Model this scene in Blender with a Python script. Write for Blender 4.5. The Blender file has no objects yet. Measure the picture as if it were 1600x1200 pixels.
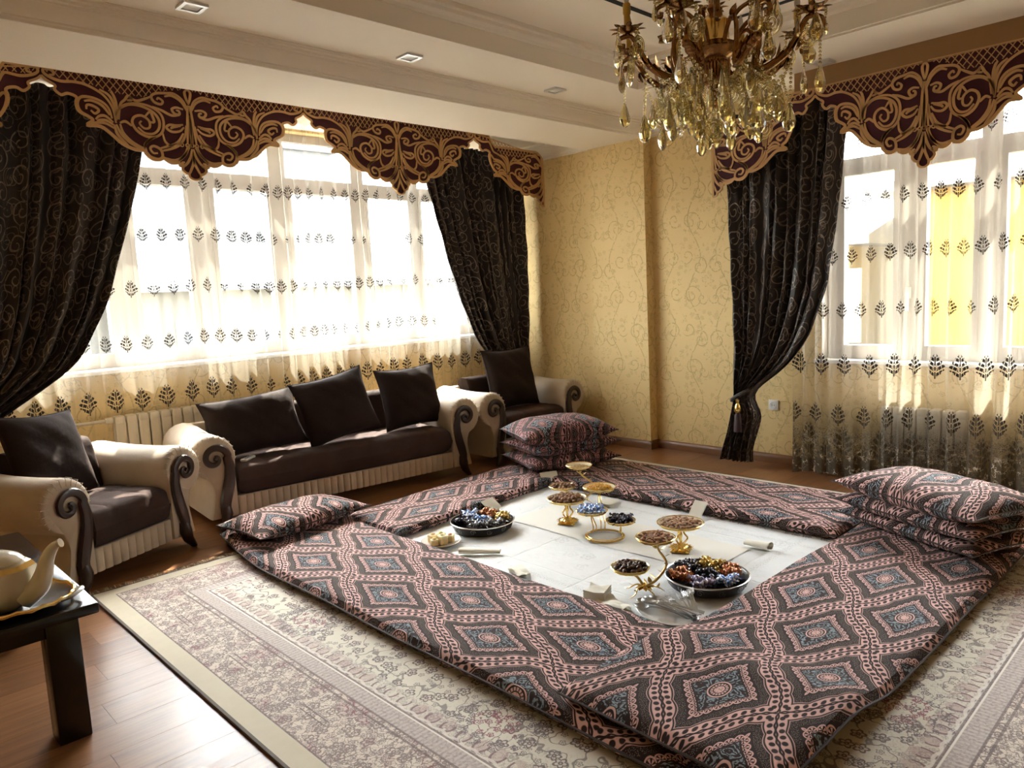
import bpy, bmesh, math, random
from math import sin, cos, pi, radians, sqrt, atan2
from mathutils import Vector, Matrix

# ------------------------------------------------------------------ camera, sky, sun, exposure
SC = bpy.context.scene
COL = SC.collection
FPX = 1158.0                                   # focal length in pixels of the 1600x1200 frame
CAM = Vector((0.0, 0.0, 1.5))
def _u(v): return Vector(v).normalized()
_d1 = _u((2003 - 800, 600 - 400, -FPX))        # vanishing point of the window-wall direction (+x)
_d2 = Vector((-330 - 800, 600 - 515, -FPX)); _d2 = (_d2 - _d1 * _d1.dot(_d2)).normalized()   # of the side-wall direction (+y)
_d3 = _d1.cross(_d2)
ROT = Matrix((_d1, _d2, _d3))                  # camera -> world
cam_data = bpy.data.cameras.new('camera'); cam = bpy.data.objects.new('camera', cam_data); COL.objects.link(cam)
cam.matrix_world = Matrix.Translation(CAM) @ ROT.to_4x4()
cam_data.sensor_fit = 'HORIZONTAL'; cam_data.sensor_width = 36.0; cam_data.lens = 36.0 * FPX / 1600.0
cam_data.clip_start = 0.05; cam_data.clip_end = 500
SC.camera = cam
def at(px, py, z):                             # photo pixel -> point at height z
    r = ROT @ Vector((px - 800, 600 - py, -FPX)); t = (z - CAM.z) / r.z
    return CAM + r * t

XR, YW = 5.73, 5.95                            # side wall plane x, big-window wall plane y
world = bpy.data.worlds.new('sky'); SC.world = world; world.use_nodes = True
_wn = world.node_tree.nodes; _bg = _wn['Background']
_sky = _wn.new('ShaderNodeTexSky'); _sky.sky_type = 'NISHITA'; _sky.sun_disc = False
SUN_EL, SUN_AZ = radians(50), radians(46)      # azimuth measured from +x towards +y
_sky.sun_elevation = SUN_EL; _sky.sun_rotation = pi / 2 - SUN_AZ
_sky.air_density = 1.0; _sky.dust_density = 2.0; _sky.ozone_density = 1.0
_bw = _wn.new('ShaderNodeRGBToBW'); _mx = _wn.new('ShaderNodeMix'); _mx.data_type = 'RGBA'; _tn = _wn.new('ShaderNodeMix'); _tn.data_type = 'RGBA'; _tn.blend_type = 'MULTIPLY'
_wl = world.node_tree.links; _wl.new(_sky.outputs[0], _bw.inputs[0]); _wl.new(_bw.outputs[0], _tn.inputs[6]); _tn.inputs[0].default_value = 1.0; _tn.inputs[7].default_value = (1.0, .965, .90, 1)
_mx.inputs[0].default_value = .80; _wl.new(_sky.outputs[0], _mx.inputs[6]); _wl.new(_tn.outputs[2], _mx.inputs[7])     # hazy, nearly white sky
_wl.new(_mx.outputs[2], _bg.inputs[0]); _bg.inputs[1].default_value = 0.40
sun_data = bpy.data.lights.new('sun', 'SUN'); sun_data.energy = 2.6; sun_data.angle = radians(0.7); sun_data.color = (1, .93, .80)
sun = bpy.data.objects.new('sun', sun_data); COL.objects.link(sun)
_sd = Vector((cos(SUN_EL) * cos(SUN_AZ), cos(SUN_EL) * sin(SUN_AZ), sin(SUN_EL)))
sun.rotation_euler = (-_sd).to_track_quat('-Z', 'Y').to_euler(); sun.location = (9, 9, 9)
def portal(name, loc, rot, sx, sy):            # guides sky sampling through a window opening, gives no light of its own
    l = bpy.data.lights.new(name, 'AREA'); l.shape = 'RECTANGLE'; l.size = sx; l.size_y = sy
    l.cycles.is_portal = True
    o = bpy.data.objects.new(name, l); COL.objects.link(o); o.location = loc; o.rotation_euler = rot
portal('window_portal_big', (2.85, YW + .14, 1.95), (radians(-90), 0, 0), 4.9, 1.7)
portal('window_portal_side', (XR + .17, 1.55, 1.75), (radians(90), 0, radians(90)), 1.95, 1.7)
SC.view_settings.view_transform = 'Standard'; SC.view_settings.look = 'None'
SC.view_settings.gamma = 1.0; SC.view_settings.use_curve_mapping = False
SC.view_settings.exposure = 4.3
try:
    SC.cycles.use_denoising = True
    SC.cycles.max_bounces = 8; SC.cycles.diffuse_bounces = 5; SC.cycles.adaptive_threshold = 0.02; SC.cycles.glossy_bounces = 4
    SC.cycles.transmission_bounces = 6; SC.cycles.transparent_max_bounces = 14
    SC.cycles.caustics_reflective = False; SC.cycles.caustics_refractive = False
    SC.cycles.sample_clamp_indirect = 6.0
except Exception:
    pass
random.seed(7)

# ------------------------------------------------------------------ node expressions
class S:                                       # a scalar in a node tree
    def __init__(s, g, k): s.g, s.k = g, k
    def __add__(s, o): return s.g.m('ADD', s, o)
    __radd__ = __add__
    def __sub__(s, o): return s.g.m('SUBTRACT', s, o)
    def __rsub__(s, o): return s.g.m('SUBTRACT', o, s)
    def __mul__(s, o): return s.g.m('MULTIPLY', s, o)
    __rmul__ = __mul__
    def __truediv__(s, o): return s.g.m('DIVIDE', s, o)
    def __rtruediv__(s, o): return s.g.m('DIVIDE', o, s)
    def __neg__(s): return s.g.m('MULTIPLY', s, -1.0)
    def __lt__(s, o): return s.g.m('LESS_THAN', s, o)
    def __gt__(s, o): return s.g.m('GREATER_THAN', s, o)
class G:
    def __init__(g, name):
        g.mat = bpy.data.materials.new(name); g.mat.use_nodes = True
        g.t = g.mat.node_tree; g.n = g.t.nodes; g.bsdf = g.n['Principled BSDF']; g.out = g.n['Material Output']
    def put(g, sock, v):
        if isinstance(v, S): v = v.k
        if isinstance(v, bpy.types.NodeSocket): g.t.links.new(v, sock)
        elif isinstance(v, (tuple, list)): sock.default_value = tuple(v) + ((1.0,) if len(sock.default_value) == 4 and len(v) == 3 else ())
        else: sock.default_value = v
    def m(g, op, *a, clamp=False):
        n = g.n.new('ShaderNodeMath'); n.operation = op; n.use_clamp = clamp
        for i, x in enumerate(a): g.put(n.inputs[i], x)
        return S(g, n.outputs[0])
    def sin(g, a): return g.m('SINE', a)
    def cos(g, a): return g.m('COSINE', a)
    def abs(g, a): return g.m('ABSOLUTE', a)
    def frac(g, a): return g.m('FRACT', a)
    def floor(g, a): return g.m('FLOOR', a)
    def min(g, a, *b):
        for x in b: a = g.m('MINIMUM', a, x)
        return a
    def max(g, a, *b):
        for x in b: a = g.m('MAXIMUM', a, x)
        return a
    def sqrt(g, a): return g.m('SQRT', a)
    def atan2(g, a, b): return g.m('ARCTAN2', a, b)
    def len(g, a, b): return g.sqrt(a * a + b * b)
    def sat(g, a): return g.m('ADD', a, 0.0, clamp=True)
    def ss(g, a, b, x):                        # smoothstep
        n = g.n.new('ShaderNodeMapRange'); n.interpolation_type = 'SMOOTHSTEP'
        g.put(n.inputs[0], x); g.put(n.inputs[1], a); g.put(n.inputs[2], b); return S(g, n.outputs[0])
    def band(g, x, a, b): return (x > a) * (x < b)
    def uv(g):
        n = g.n.new('ShaderNodeUVMap'); n.uv_map = 'UVMap'; s = g.n.new('ShaderNodeSeparateXYZ'); g.t.links.new(n.outputs[0], s.inputs[0])
        return S(g, s.outputs[0]), S(g, s.outputs[1])
    def pos(g):
        n = g.n.new('ShaderNodeTexCoord'); s = g.n.new('ShaderNodeSeparateXYZ'); g.t.links.new(n.outputs['Object'], s.inputs[0])
        return S(g, s.outputs[0]), S(g, s.outputs[1]), S(g, s.outputs[2])
    def rnd(g):
        n = g.n.new('ShaderNodeObjectInfo'); return S(g, n.outputs['Random'])
    def vec(g, x, y, z=0.0):
        n = g.n.new('ShaderNodeCombineXYZ')
        for i, v in enumerate((x, y, z)): g.put(n.inputs[i], v)
        return n.outputs[0]
    def noise(g, v, scale, detail=2.0, rough=.5):
        n = g.n.new('ShaderNodeTexNoise'); g.put(n.inputs['Vector'], v); g.put(n.inputs['Scale'], scale)
        n.inputs['Detail'].default_value = detail; n.inputs['Roughness'].default_value = rough
        return S(g, n.outputs[0])
    def voro(g, v, scale, feature='F1', out=0, rnd=1.0):
        n = g.n.new('ShaderNodeTexVoronoi'); n.voronoi_dimensions = '2D'; n.feature = feature
        g.put(n.inputs['Vector'], v); n.inputs['Scale'].default_value = scale; n.inputs['Randomness'].default_value = rnd
        return S(g, n.outputs[out]) if feature != 'F1' or out == 0 else n.outputs[out]
    def mix(g, f, a, b):                       # colours
        n = g.n.new('ShaderNodeMix'); n.data_type = 'RGBA'
        g.put(n.inputs[0], f); g.put(n.inputs[6], a); g.put(n.inputs[7], b); return n.outputs[2]
    def lerp(g, f, a, b): return a + (b - a) * f
    def spiral(g, x, y, cx, cy, R, turns, d=1, ph=0.0, w=.14):   # an ornamental scroll line, 0..1
        a, b = x - cx, y - cy; r = g.len(a, b) / R
        f = g.frac(r * turns - g.atan2(b, a) * (d / (2 * pi)) + ph)
        return g.ss(.5 - w, .5 - w * .45, g.abs(f - .5)) * (r < 1.0) * (r > .12)
    def bump(g, h, strength=.3, dist=.01):
        n = g.n.new('ShaderNodeBump'); n.inputs['Strength'].default_value = strength; n.inputs['Distance'].default_value = dist
        g.put(n.inputs['Height'], h); g.t.links.new(n.outputs[0], g.bsdf.inputs['Normal'])
    def set(g, color=None, rough=None, metal=None, **k):
        if color is not None: g.put(g.bsdf.inputs['Base Color'], color)
        if rough is not None: g.put(g.bsdf.inputs['Roughness'], rough)
        if metal is not None: g.put(g.bsdf.inputs['Metallic'], metal)
        for q, v in k.items(): g.put(g.bsdf.inputs[q.replace('_', ' ')], v)
        return g.mat

def grain(name, col, rough=.6, metal=0.0, var=.12, scale=30.0, bump=.0, **k):   # plain material with faint unevenness
    g = G(name); x, y, z = g.pos(); n = g.noise(g.vec(x, y, z), scale, 3.0)
    f = g.sat((n - .5) * 2.0 * var + .5)
    c = g.mix(f, tuple(v * (1 - var) for v in col), tuple(min(1, v * (1 + var)) for v in col))
    if bump: g.bump(n, bump, .004)
    return g.set(c, rough, metal, **k)

# ------------------------------------------------------------------ mesh building
class MB:
    def __init__(s): s.v, s.f, s.uv = [], [], []
    def _add(s, vs, fs, uvs=None):
        o = len(s.v); s.v += [tuple(p) for p in vs]; s.f += [tuple(i + o for i in f) for f in fs]
        s.uv += [tuple(u) for u in uvs] if uvs else [(p[0], p[1]) for p in vs]
        return s
    def box(s, x0, x1, y0, y1, z0, z1, M=None):
        P = [(x, y, z) for x in (x0, x1) for y in (y0, y1) for z in (z0, z1)]
        F = [((0, 1, 3, 2), 0), ((4, 6, 7, 5), 0), ((0, 4, 5, 1), 1), ((2, 3, 7, 6), 1), ((0, 2, 6, 4), 2), ((1, 5, 7, 3), 2)]
        for f, ax in F:
            vs = [Vector(P[i]) for i in f]
            uv = [((v.y, v.z), (v.x, v.z), (v.x, v.y))[ax] for v in vs]
            s._add([M @ v for v in vs] if M else vs, [(0, 1, 2, 3)], uv)
        return s
    def bbox(s, x0, x1, y0, y1, z0, z1, b=.006, M=None):   # bevelled box
        bm = bmesh.new(); bmesh.ops.create_cube(bm, size=1.0)
        for v in bm.verts: v.co = Vector(((x0 + x1) / 2 + v.co.x * (x1 - x0), (y0 + y1) / 2 + v.co.y * (y1 - y0), (z0 + z1) / 2 + v.co.z * (z1 - z0)))
        bmesh.ops.bevel(bm, geom=bm.edges[:] , offset=b, segments=2, affect='EDGES', profile=.5)
        bm.verts.index_update()
        s._add([(M @ v.co) if M else v.co.copy() for v in bm.verts], [[v.index for v in f.verts] for f in bm.faces]); bm.free()
        return s
    def grid(s, fn, nu, nv, wrap=False, flip=False):        # fn(i/nu, j/nv) -> (co, uv)
        vs, us = [], []
        for j in range(nv + 1):
            for i in range(nu + 1):
                c, u = fn(i / nu, j / nv); vs.append(c); us.append(u)
        w = nu + 1
        fs = [((j * w + i), (j * w + i + 1), ((j + 1) * w + i + 1), ((j + 1) * w + i)) for j in range(nv) for i in range(nu)]
        if flip: fs = [f[::-1] for f in fs]
        return s._add(vs, fs, us)
    def lathe(s, prof, n=20, M=None, cx=0, cy=0, sx=1, sy=1):
        vs, us, fs = [], [], []
        m = len(prof)
        for i in range(n):
            a = 2 * pi * i / n
            for r, z in prof: vs.append((cx + r * cos(a) * sx, cy + r * sin(a) * sy, z)); us.append((a / (2 * pi), z))
        for i in range(n):
            k = (i + 1) % n
            for j in range(m - 1): fs.append((i * m + j, k * m + j, k * m + j + 1, i * m + j + 1))
        if prof[0][0] > 1e-6: fs.append([i * m for i in range(n)][::-1])
        if prof[-1][0] > 1e-6: fs.append([i * m + m - 1 for i in range(n)])
        if M: vs = [M @ Vector(v) for v in vs]
        return s._add(vs, fs, us)
    def tube(s, path, rad, n=8, closed=False, flat=1.0, up=None, cap=True):
        P = [Vector(p) for p in path]; N = len(P); vs, us, fs = [], [], []
        R = rad if isinstance(rad, (list, tuple)) else [rad] * N
        ref = Vector(up) if up else None; last = None; L = 0
        for i in range(N):
            t = (P[(i + 1) % N] - P[i - 1]) if closed else (P[min(i + 1, N - 1)] - P[max(i - 1, 0)])
            t = t.normalized() if t.length > 1e-9 else Vector((0, 0, 1))
            if ref: a = ref - t * ref.dot(t)
            elif last is None: a = (Vector((0, 0, 1)) if abs(t.z) < .9 else Vector((1, 0, 0))); a = a - t * a.dot(t)
            else: a = last - t * last.dot(t)
            if a.length < 1e-6: a = t.orthogonal()
            a.normalize(); b = t.cross(a); last = a
            if i: L += (P[i] - P[i - 1]).length
            for k in range(n):
                q = 2 * pi * k / n; vs.append(P[i] + (a * cos(q) * flat + b * sin(q)) * R[i]); us.append((k / n, L))
        for i in range(N if closed else N - 1):
            j = (i + 1) % N
            for k in range(n): fs.append((i * n + k, i * n + (k + 1) % n, j * n + (k + 1) % n, j * n + k))
        if not closed and cap: fs += [list(range(n))[::-1], [(N - 1) * n + k for k in range(n)]]
        return s._add(vs, fs, us)
    def prism(s, poly, fn, t0, t1):                         # poly of (a,b) between fn(a,b,t0) and fn(a,b,t1)
        n = len(poly)
        vs = [fn(a, b, t0) for a, b in poly] + [fn(a, b, t1) for a, b in poly]
        s._add(vs, [list(range(n))[::-1], [n + i for i in range(n)]] + [(i, (i + 1) % n, n + (i + 1) % n, n + i) for i in range(n)], [(a, b) for a, b in poly] * 2)
        return s
    def ball(s, c, r, nu=10, nv=6, sc=(1, 1, 1), M=None):
        vs, fs = [(0, 0, 1)], []
        for j in range(1, nv):
            for i in range(nu): q, p = 2 * pi * i / nu, pi * j / nv; vs.append((sin(p) * cos(q), sin(p) * sin(q), cos(p)))
        vs.append((0, 0, -1)); e = len(vs) - 1
        for i in range(nu): fs += [(0, 1 + i, 1 + (i + 1) % nu), (e, e - nu + (i + 1) % nu, e - nu + i)]
        for j in range(nv - 2):
            for i in range(nu): a = 1 + j * nu; fs.append((a + i, a + nu + i, a + nu + (i + 1) % nu, a + (i + 1) % nu))
        vs = [Vector((v[0] * sc[0] * r, v[1] * sc[1] * r, v[2] * sc[2] * r)) for v in vs]
        vs = [(M @ v if M else v) + Vector(c) for v in vs]
        return s._add(vs, fs)
    def mesh(s, name, mat, smooth=True, ang=40):
        me = bpy.data.meshes.new(name); me.from_pydata(s.v, [], s.f); me.update()
        ul = me.uv_layers.new(name='UVMap'); li = [0] * len(me.loops); me.loops.foreach_get('vertex_index', li)
        flat = []
        for i in li: flat += s.uv[i]
        ul.data.foreach_set('uv', flat)
        if mat: me.materials.append(mat)
        if smooth:
            me.polygons.foreach_set('use_smooth', [True] * len(me.polygons)); me.set_sharp_from_angle(angle=radians(ang))
        return me
def obj(name, mb, mat, parent=None, loc=None, rotz=None, smooth=True, ang=40):
    me = mb.mesh(name, mat, smooth, ang) if isinstance(mb, MB) else mb
    o = bpy.data.objects.new(name, me); COL.objects.link(o)
    if parent: o.parent = parent
    if loc is not None: o.location = loc
    if rotz is not None: o.rotation_euler = (0, 0, rotz)
    return o
def tag(o, label, cat, group=None, kind=None):
    o['label'] = label; o['category'] = cat
    if group: o['group'] = group
    if kind: o['kind'] = kind
    return o
def thing(name, label, cat, loc=(0, 0, 0), rotz=0.0, group=None):
    o = bpy.data.objects.new(name, None); COL.objects.link(o); o.location = loc; o.rotation_euler = (0, 0, rotz); o.empty_display_size = .1
    return tag(o, label, cat, group)
def struct(name, mb, mat, label=None, **k):
    o = obj(name, mb, mat, **k); o['kind'] = 'structure'
    if label: o['label'] = label
    return o
def copy_tree(o, parent=None):
    c = o.copy(); COL.objects.link(c); c.parent = parent
    for ch in o.children: copy_tree(ch, c)
    return c
def crom(pts, k=6, closed=False):                          # Catmull-Rom through points
    P = [Vector(p) for p in pts]; n = len(P); out = []
    for i in range(n if closed else n - 1):
        p0 = P[i - 1] if (i or closed) else P[0] * 2 - P[1]; p1 = P[i]; p2 = P[(i + 1) % n]
        p3 = P[(i + 2) % n] if (closed or i + 2 < n) else P[-1] * 2 - P[-2]
        for j in range(k):
            t = j / k
            out.append(.5 * ((2 * p1) + (p2 - p0) * t + (2 * p0 - 5 * p1 + 4 * p2 - p3) * t * t + (3 * p1 - p0 - 3 * p2 + p3) * t ** 3))
    if not closed: out.append(P[-1])
    return out
def lerp(a, b, t): return a + (b - a) * t
def interp(tab, x):                                        # piecewise smooth table lookup
    if x <= tab[0][0]: return tab[0][1]
    for (a, u), (b, v) in zip(tab, tab[1:]):
        if x <= b: return lerp(u, v, (x - a) / (b - a))
    return tab[-1][1]

# ------------------------------------------------------------------ materials
def m_wallpaper():
    g = G('damask_wallpaper'); u, v = g.uv()
    W, H = .53, .64
    col = g.floor(u / W); a = g.abs(g.frac(u / W) - .5) * W
    b = g.frac((v + g.m('PINGPONG', col, 1.0) * (H / 2)) / H) * H
    wob = g.noise(g.vec(u, v), 14.0, 1.0) - .5
    a = a + wob * .02; b = b + wob * .02
    L = g.spiral(a, b, .165, .13, .105, 1.6, 1, .1, .10)
    L = g.max(L, g.spiral(a, b, .085, .38, .085, 1.5, -1, .3, .12), g.spiral(a, b, .205, .475, .07, 1.4, 1, .5, .13), g.spiral(a, b, .06, .10, .055, 1.3, -1, .2, .14))
    stem = g.abs(a - (g.sin(b * (2 * pi / H)) * .06 + .135)) - .004
    L = g.max(L, g.ss(.003, -.001, stem))
    r = g.len(a, b - .25); th = g.atan2(b - .25, a)
    fl = g.abs(r - (g.cos(th * 6.0) * .3 + .7) * .055); L = g.max(L, g.ss(.006, .002, fl))
    r2 = g.len(a - .26, b - .57); fl2 = g.abs(r2 - (g.cos(g.atan2(b - .57, a - .26) * 5.0) * .3 + .7) * .04); L = g.max(L, g.ss(.006, .002, fl2))
    br = g.noise(g.vec(u, v), 45.0, 2.0); L = L * g.ss(.36, .5, br)
    leaf = g.ss(.60, .70, g.noise(g.vec(u, v), 26.0, 1.0)) * g.ss(.06, .02, g.abs(g.m('SUBTRACT', stem, .02)))
    c = g.mix(g.noise(g.vec(u, v), 3.0), (.70, .515, .225), (.77, .58, .27))
    fl3, r3, q3 = flower(g, u + wob * .05, v, 17.0, .7); clus = fl3 * (r3 > .35) * g.ss(.48, .56, g.noise(g.vec(u, v), 7.0, 1.0)); hi = g.ss(.55, .8, br) * g.max(L, clus)
    c = g.mix(g.sat(g.max(L, clus * .8) * .62), c, (.38, .265, .09)); c = g.mix(leaf * .5, c, (.46, .33, .13)); c = g.mix(hi * .5, c, (.88, .74, .42))
    g.bump(L + br * .12, .35, .004)
    return g.set(c, .62)
def m_plank():
    g = G('laminate_wood'); x, y, z = g.pos(); rd = g.rnd()
    n = g.noise(g.vec(x * 1.3 + rd * 31.0, y * 16.0 + rd * 7.0, 0.0), 1.6, 5.0, .62)
    fi = g.noise(g.vec(x * 3.0 + rd * 9.0, y * 90.0, 0.0), 1.2, 2.0)
    f = g.sat(n * 1.1 - .1 + (fi - .5) * .35 + (rd - .5) * .35)
    c = g.mix(f, (.115, .045, .018), (.37, .175, .070))
    g.bump(fi, .05, .002)
    return g.set(c, g.sat(n * .14 + .24), Specular_IOR_Level=.38)
def m_ceiling(name='painted_plaster', c=(.88, .81, .68)): return grain(name, c, .7, 0, .05, 9.0, .05)
def ogee(g, u, v):                                # the printed lattice cloth of mattresses and floor cushions
    wob = (g.noise(g.vec(u, v), 9.0, 1.0) - .5) * .02
    p = u / .42; q = v / .72
    a = g.frac(p + q) - .5; b = g.frac(p - q) - .5
    a, b = a + g.sin(b * (2 * pi)) * .038, b - g.sin(a * (2 * pi)) * .038      # wavy ogee edges
    A, B = g.abs(a), g.abs(b); m = g.max(A, B) + wob; sw = A > B
    al = g.lerp(sw, a, b)                          # position along the nearest edge
    d = g.abs(.5 - m)
    sc = g.abs(g.sin(al * (pi * 4.0)))             # scallops
    pal = g.frac(al * 9.0) - .5                     # palmettes
    band = g.ss(.078, .070, d - sc * .022)
    vine = g.ss(.012, .007, g.abs(d - .006 - g.sin(al * 60.0) * .006))
    dots = g.ss(.030, .020, g.len((g.frac(al * 13.0) - .5) * .075, d - .050))
    line = g.ss(.006, .003, g.abs(d - .092 - sc * .024))
    pal = (g.frac(al * 12.0) - .5) / 12.0
    pr = g.len(pal, (d - .262) * .85); pt = g.atan2(pal, .262 - d)
    petal = g.ss(-.25, .15, g.cos(pt * 6.0)) * g.ss(.004, .008, pr) * g.ss(.036, .032, pr)
    arc = g.ss(.036, .039, pr) * g.ss(.050, .047, pr) * (d < .268)
    ring = g.max(petal * (d < .275), arc)
    sp = g.voro(g.vec(u, v), 190.0)
    speck = g.ss(.26, .18, sp) * g.band(d, .115, .185)
    r = g.len(a * 1.0, b * 1.0); th = g.atan2(b, a)
    nz = g.noise(g.vec(u, v), 18.0, 2.0)
    swirl = g.ss(.30, .12, g.abs(g.frac(nz * 7.0 + g.len(g.abs(a) - .13, g.abs(b) - .13) * 16.0) - .5))
    blue = swirl * (d > .292) * g.ss(.118, .128, r) * (g.noise(g.vec(u, v), 160.0, 1.0) > .42)
    med = g.ss(.118, .112, r) * (1.0 - g.ss(.010, .006, g.abs(r - .092)) - g.ss(.006, .003, g.abs(r - .055)))
    mdot = g.ss(.25, .32, g.abs(g.frac(th * (16 / (2 * pi))) - .5)) * g.band(r, .06, .088)
    med = med * (1.0 - mdot * .85) * (1.0 - g.ss(.5, .7, g.noise(g.vec(u, v), 120.0, 1.0)) * (r < .05) * .8)
    pink = g.sat(g.max(band * (1.0 - g.max(vine, dots)), line * .75, ring, med))
    return pink, blue, speck, d
def m_ogee(name, pinkc=(.68, .43, .395), dark=(.028, .014, .012), sheen=.04):
    g = G(name); u, v = g.uv(); pink, blue, speck, d = ogee(g, u, v)
    n = g.noise(g.vec(u, v), 5.0); w = g.noise(g.vec(u, v), 330.0, 1.0)
    pc = g.mix(n, tuple(x * .85 for x in pinkc), tuple(min(1, x * 1.2) for x in pinkc))
    c = g.mix(pink, dark, pc)
    c = g.mix(blue * .9, c, g.mix(g.noise(g.vec(u, v), 4.0), (.26, .36, .37), (.29, .33, .42)))
    c = g.mix(speck * .55, c, (.42, .36, .30))
    g.bump(pink * .6 + w * .5 + g.noise(g.vec(u, v), 16.0, 2.0) * 2.0, .25, .004)
    return g.set(c, .8, Sheen_Weight=sheen, Sheen_Roughness=.5, Specular_IOR_Level=.12)
def flower(g, u, v, scale, rnd=.85):               # outlines of scattered small blossoms
    n = g.n.new('ShaderNodeTexVoronoi'); n.voronoi_dimensions = '2D'; g.put(n.inputs['Vector'], g.vec(u, v)); n.inputs['Scale'].default_value = scale; n.inputs['Randomness'].default_value = rnd
    s = g.n.new('ShaderNodeSeparateXYZ'); g.t.links.new(n.outputs['Position'], s.inputs[0])
    x, y = (u - S(g, s.outputs[0])) * scale, (v - S(g, s.outputs[1])) * scale
    r = g.len(x, y); th = g.atan2(y, x)
    e = g.abs(r - (g.abs(g.cos(th * 2.5)) * .13 + .16)); e2 = g.abs(r - .07)
    s2 = g.n.new('ShaderNodeSeparateXYZ'); g.t.links.new(n.outputs['Color'], s2.inputs[0])
    return g.max(g.ss(.065, .03, e), g.ss(.05, .02, e2)), S(g, s2.outputs[0]), r
def m_rug(W, H):
    g = G('persian_rug'); u, v = g.uv()            # metres from a corner
    d = g.min(u, W - u, v, H - v)
    along = g.lerp(g.min(u, W - u) < g.min(v, H - v), u, v)
    f1, r1, q1 = flower(g, u, v, 12.0); f2, r2, q2 = flower(g, u, v, 24.0)
    n1 = g.noise(g.vec(u, v), 7.0, 2.0); n2 = g.noise(g.vec(u, v), 21.0, 2.0); n3 = g.noise(g.vec(u, v), 3.0)
    vine = g.ss(.014, .006, g.abs(n1 - .5)); curl = g.ss(.03, .008, g.abs(n2 - .52)); curl2 = g.ss(.035, .012, g.abs(g.noise(g.vec(u, v), 48.0, 1.0) - .5))
    dark, mar, cream = (.105, .072, .068), (.235, .05, .075), (.585, .53, .44)
    # field
    field = g.mix(n3, (.66, .61, .50), (.74, .70, .60))
    fmask = g.max(f1 * (r1 > .30), f2 * (r2 > .45) * .85, vine * .8, curl2 * .35 * g.ss(.45, .6, n3))
    field = g.mix((q1 < .24) * (r1 > .35) * .35, field, g.mix(r1, (.50, .50, .50), (.60, .42, .38)))
    field = g.mix(fmask * .92, field, dark)
    # outer border
    bord = g.mix(n2, (.66, .56, .49), (.74, .66, .57))
    bmask = g.max(f1, f2 * .9, curl, curl2 * .8)
    bord = g.mix(g.ss(.52, .62, n1) * .45, bord, (.42, .27, .27)); bord = g.mix(bmask * .8, bord, (.12, .07, .07))
    bord = g.mix(curl * g.ss(.55, .65, n1) * .8, bord, mar)
    c = g.mix(d < .46, field, bord)
    inner = g.mix(g.ss(.5, .6, n1) * .35, (.68, .63, .54), (.58, .46, .42)); inner = g.mix(g.max(f1 * .75, f2 * .6, curl2 * .5) * .75, inner, dark)
    # pendants along the inner edge of the border
    ph = g.frac(along / .085) - .5; er = g.len(ph * .085 / .026, (d - .502) / .034) + (n2 - .5) * .5
    pend = g.ss(1.15, 1.0, er); rim = g.ss(.22, .10, g.abs(er - 1.0))
    inner = g.mix(pend * .38 * (n1 > .42), inner, g.mix(n3, (.50, .36, .33), (.36, .15, .16))); inner = g.mix(rim * .85 * (d < .516), inner, (.16, .07, .08))
    c = g.mix(g.band(d, .455, .545), c, inner)
    sc = d - .460 - g.abs(g.sin(along * (pi / .085))) * .012
    c = g.mix(g.ss(.008, .004, g.abs(sc)) * .8, c, (.78, .72, .66))
    big = g.frac(along / 1.30 + .25) - .5; mr = g.len(big * 1.30 / .20, (d - .62) / .15)
    c = g.mix(g.ss(1.0, .85, mr + (n2 - .5) * .8) * g.max(curl, f2) * .95 * (d > .46), c, g.mix(mr < .5, (.13, .09, .10), mar))
    # guard stripe
    zig = g.abs(g.frac(along / .022) - .5)
    gs = g.mix(g.ss(.18, .3, zig), (.45, .385, .36), (.56, .49, .45)); gs = g.mix(g.ss(.5, .62, g.noise(g.vec(u, v), 90.0, 1.0)) * .45, gs, (.22, .16, .16))
    c = g.mix(g.band(d, .375, .45), c, gs)
    ln = g.max(g.ss(.006, .003, g.abs(d - .375)), g.ss(.006, .003, g.abs(d - .35)), g.ss(.006, .003, g.abs(d - .455)), g.ss(.006, .003, g.abs(d - .10)))
    c = g.mix(g.ss(.005, .002, g.abs(d - .447)), c, (.82, .77, .70))
    c = g.mix(ln * .75, c, (.13, .085, .085))
    cart = g.band(d, .21, .228) * (g.abs(g.frac(along / .62) - .5) < .14)
    c = g.mix(g.max(g.ss(.004, .002, g.abs(d - .21)), g.ss(.004, .002, g.abs(d - .232))) * (g.abs(g.frac(along / .62) - .5) < .14) * .8, c, (.13, .085, .085))
    c = g.mix(d < .098, c, g.mix(n2, (.60, .54, .41), (.66, .60, .47))); c = g.mix(d < .012, c, (.10, .075, .055))
    w = g.noise(g.vec(u, v), 420.0, 1.0); g.bump(w + fmask * .15, .22, .003)
    return g.set(c, .82, Sheen_Weight=.15)
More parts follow.
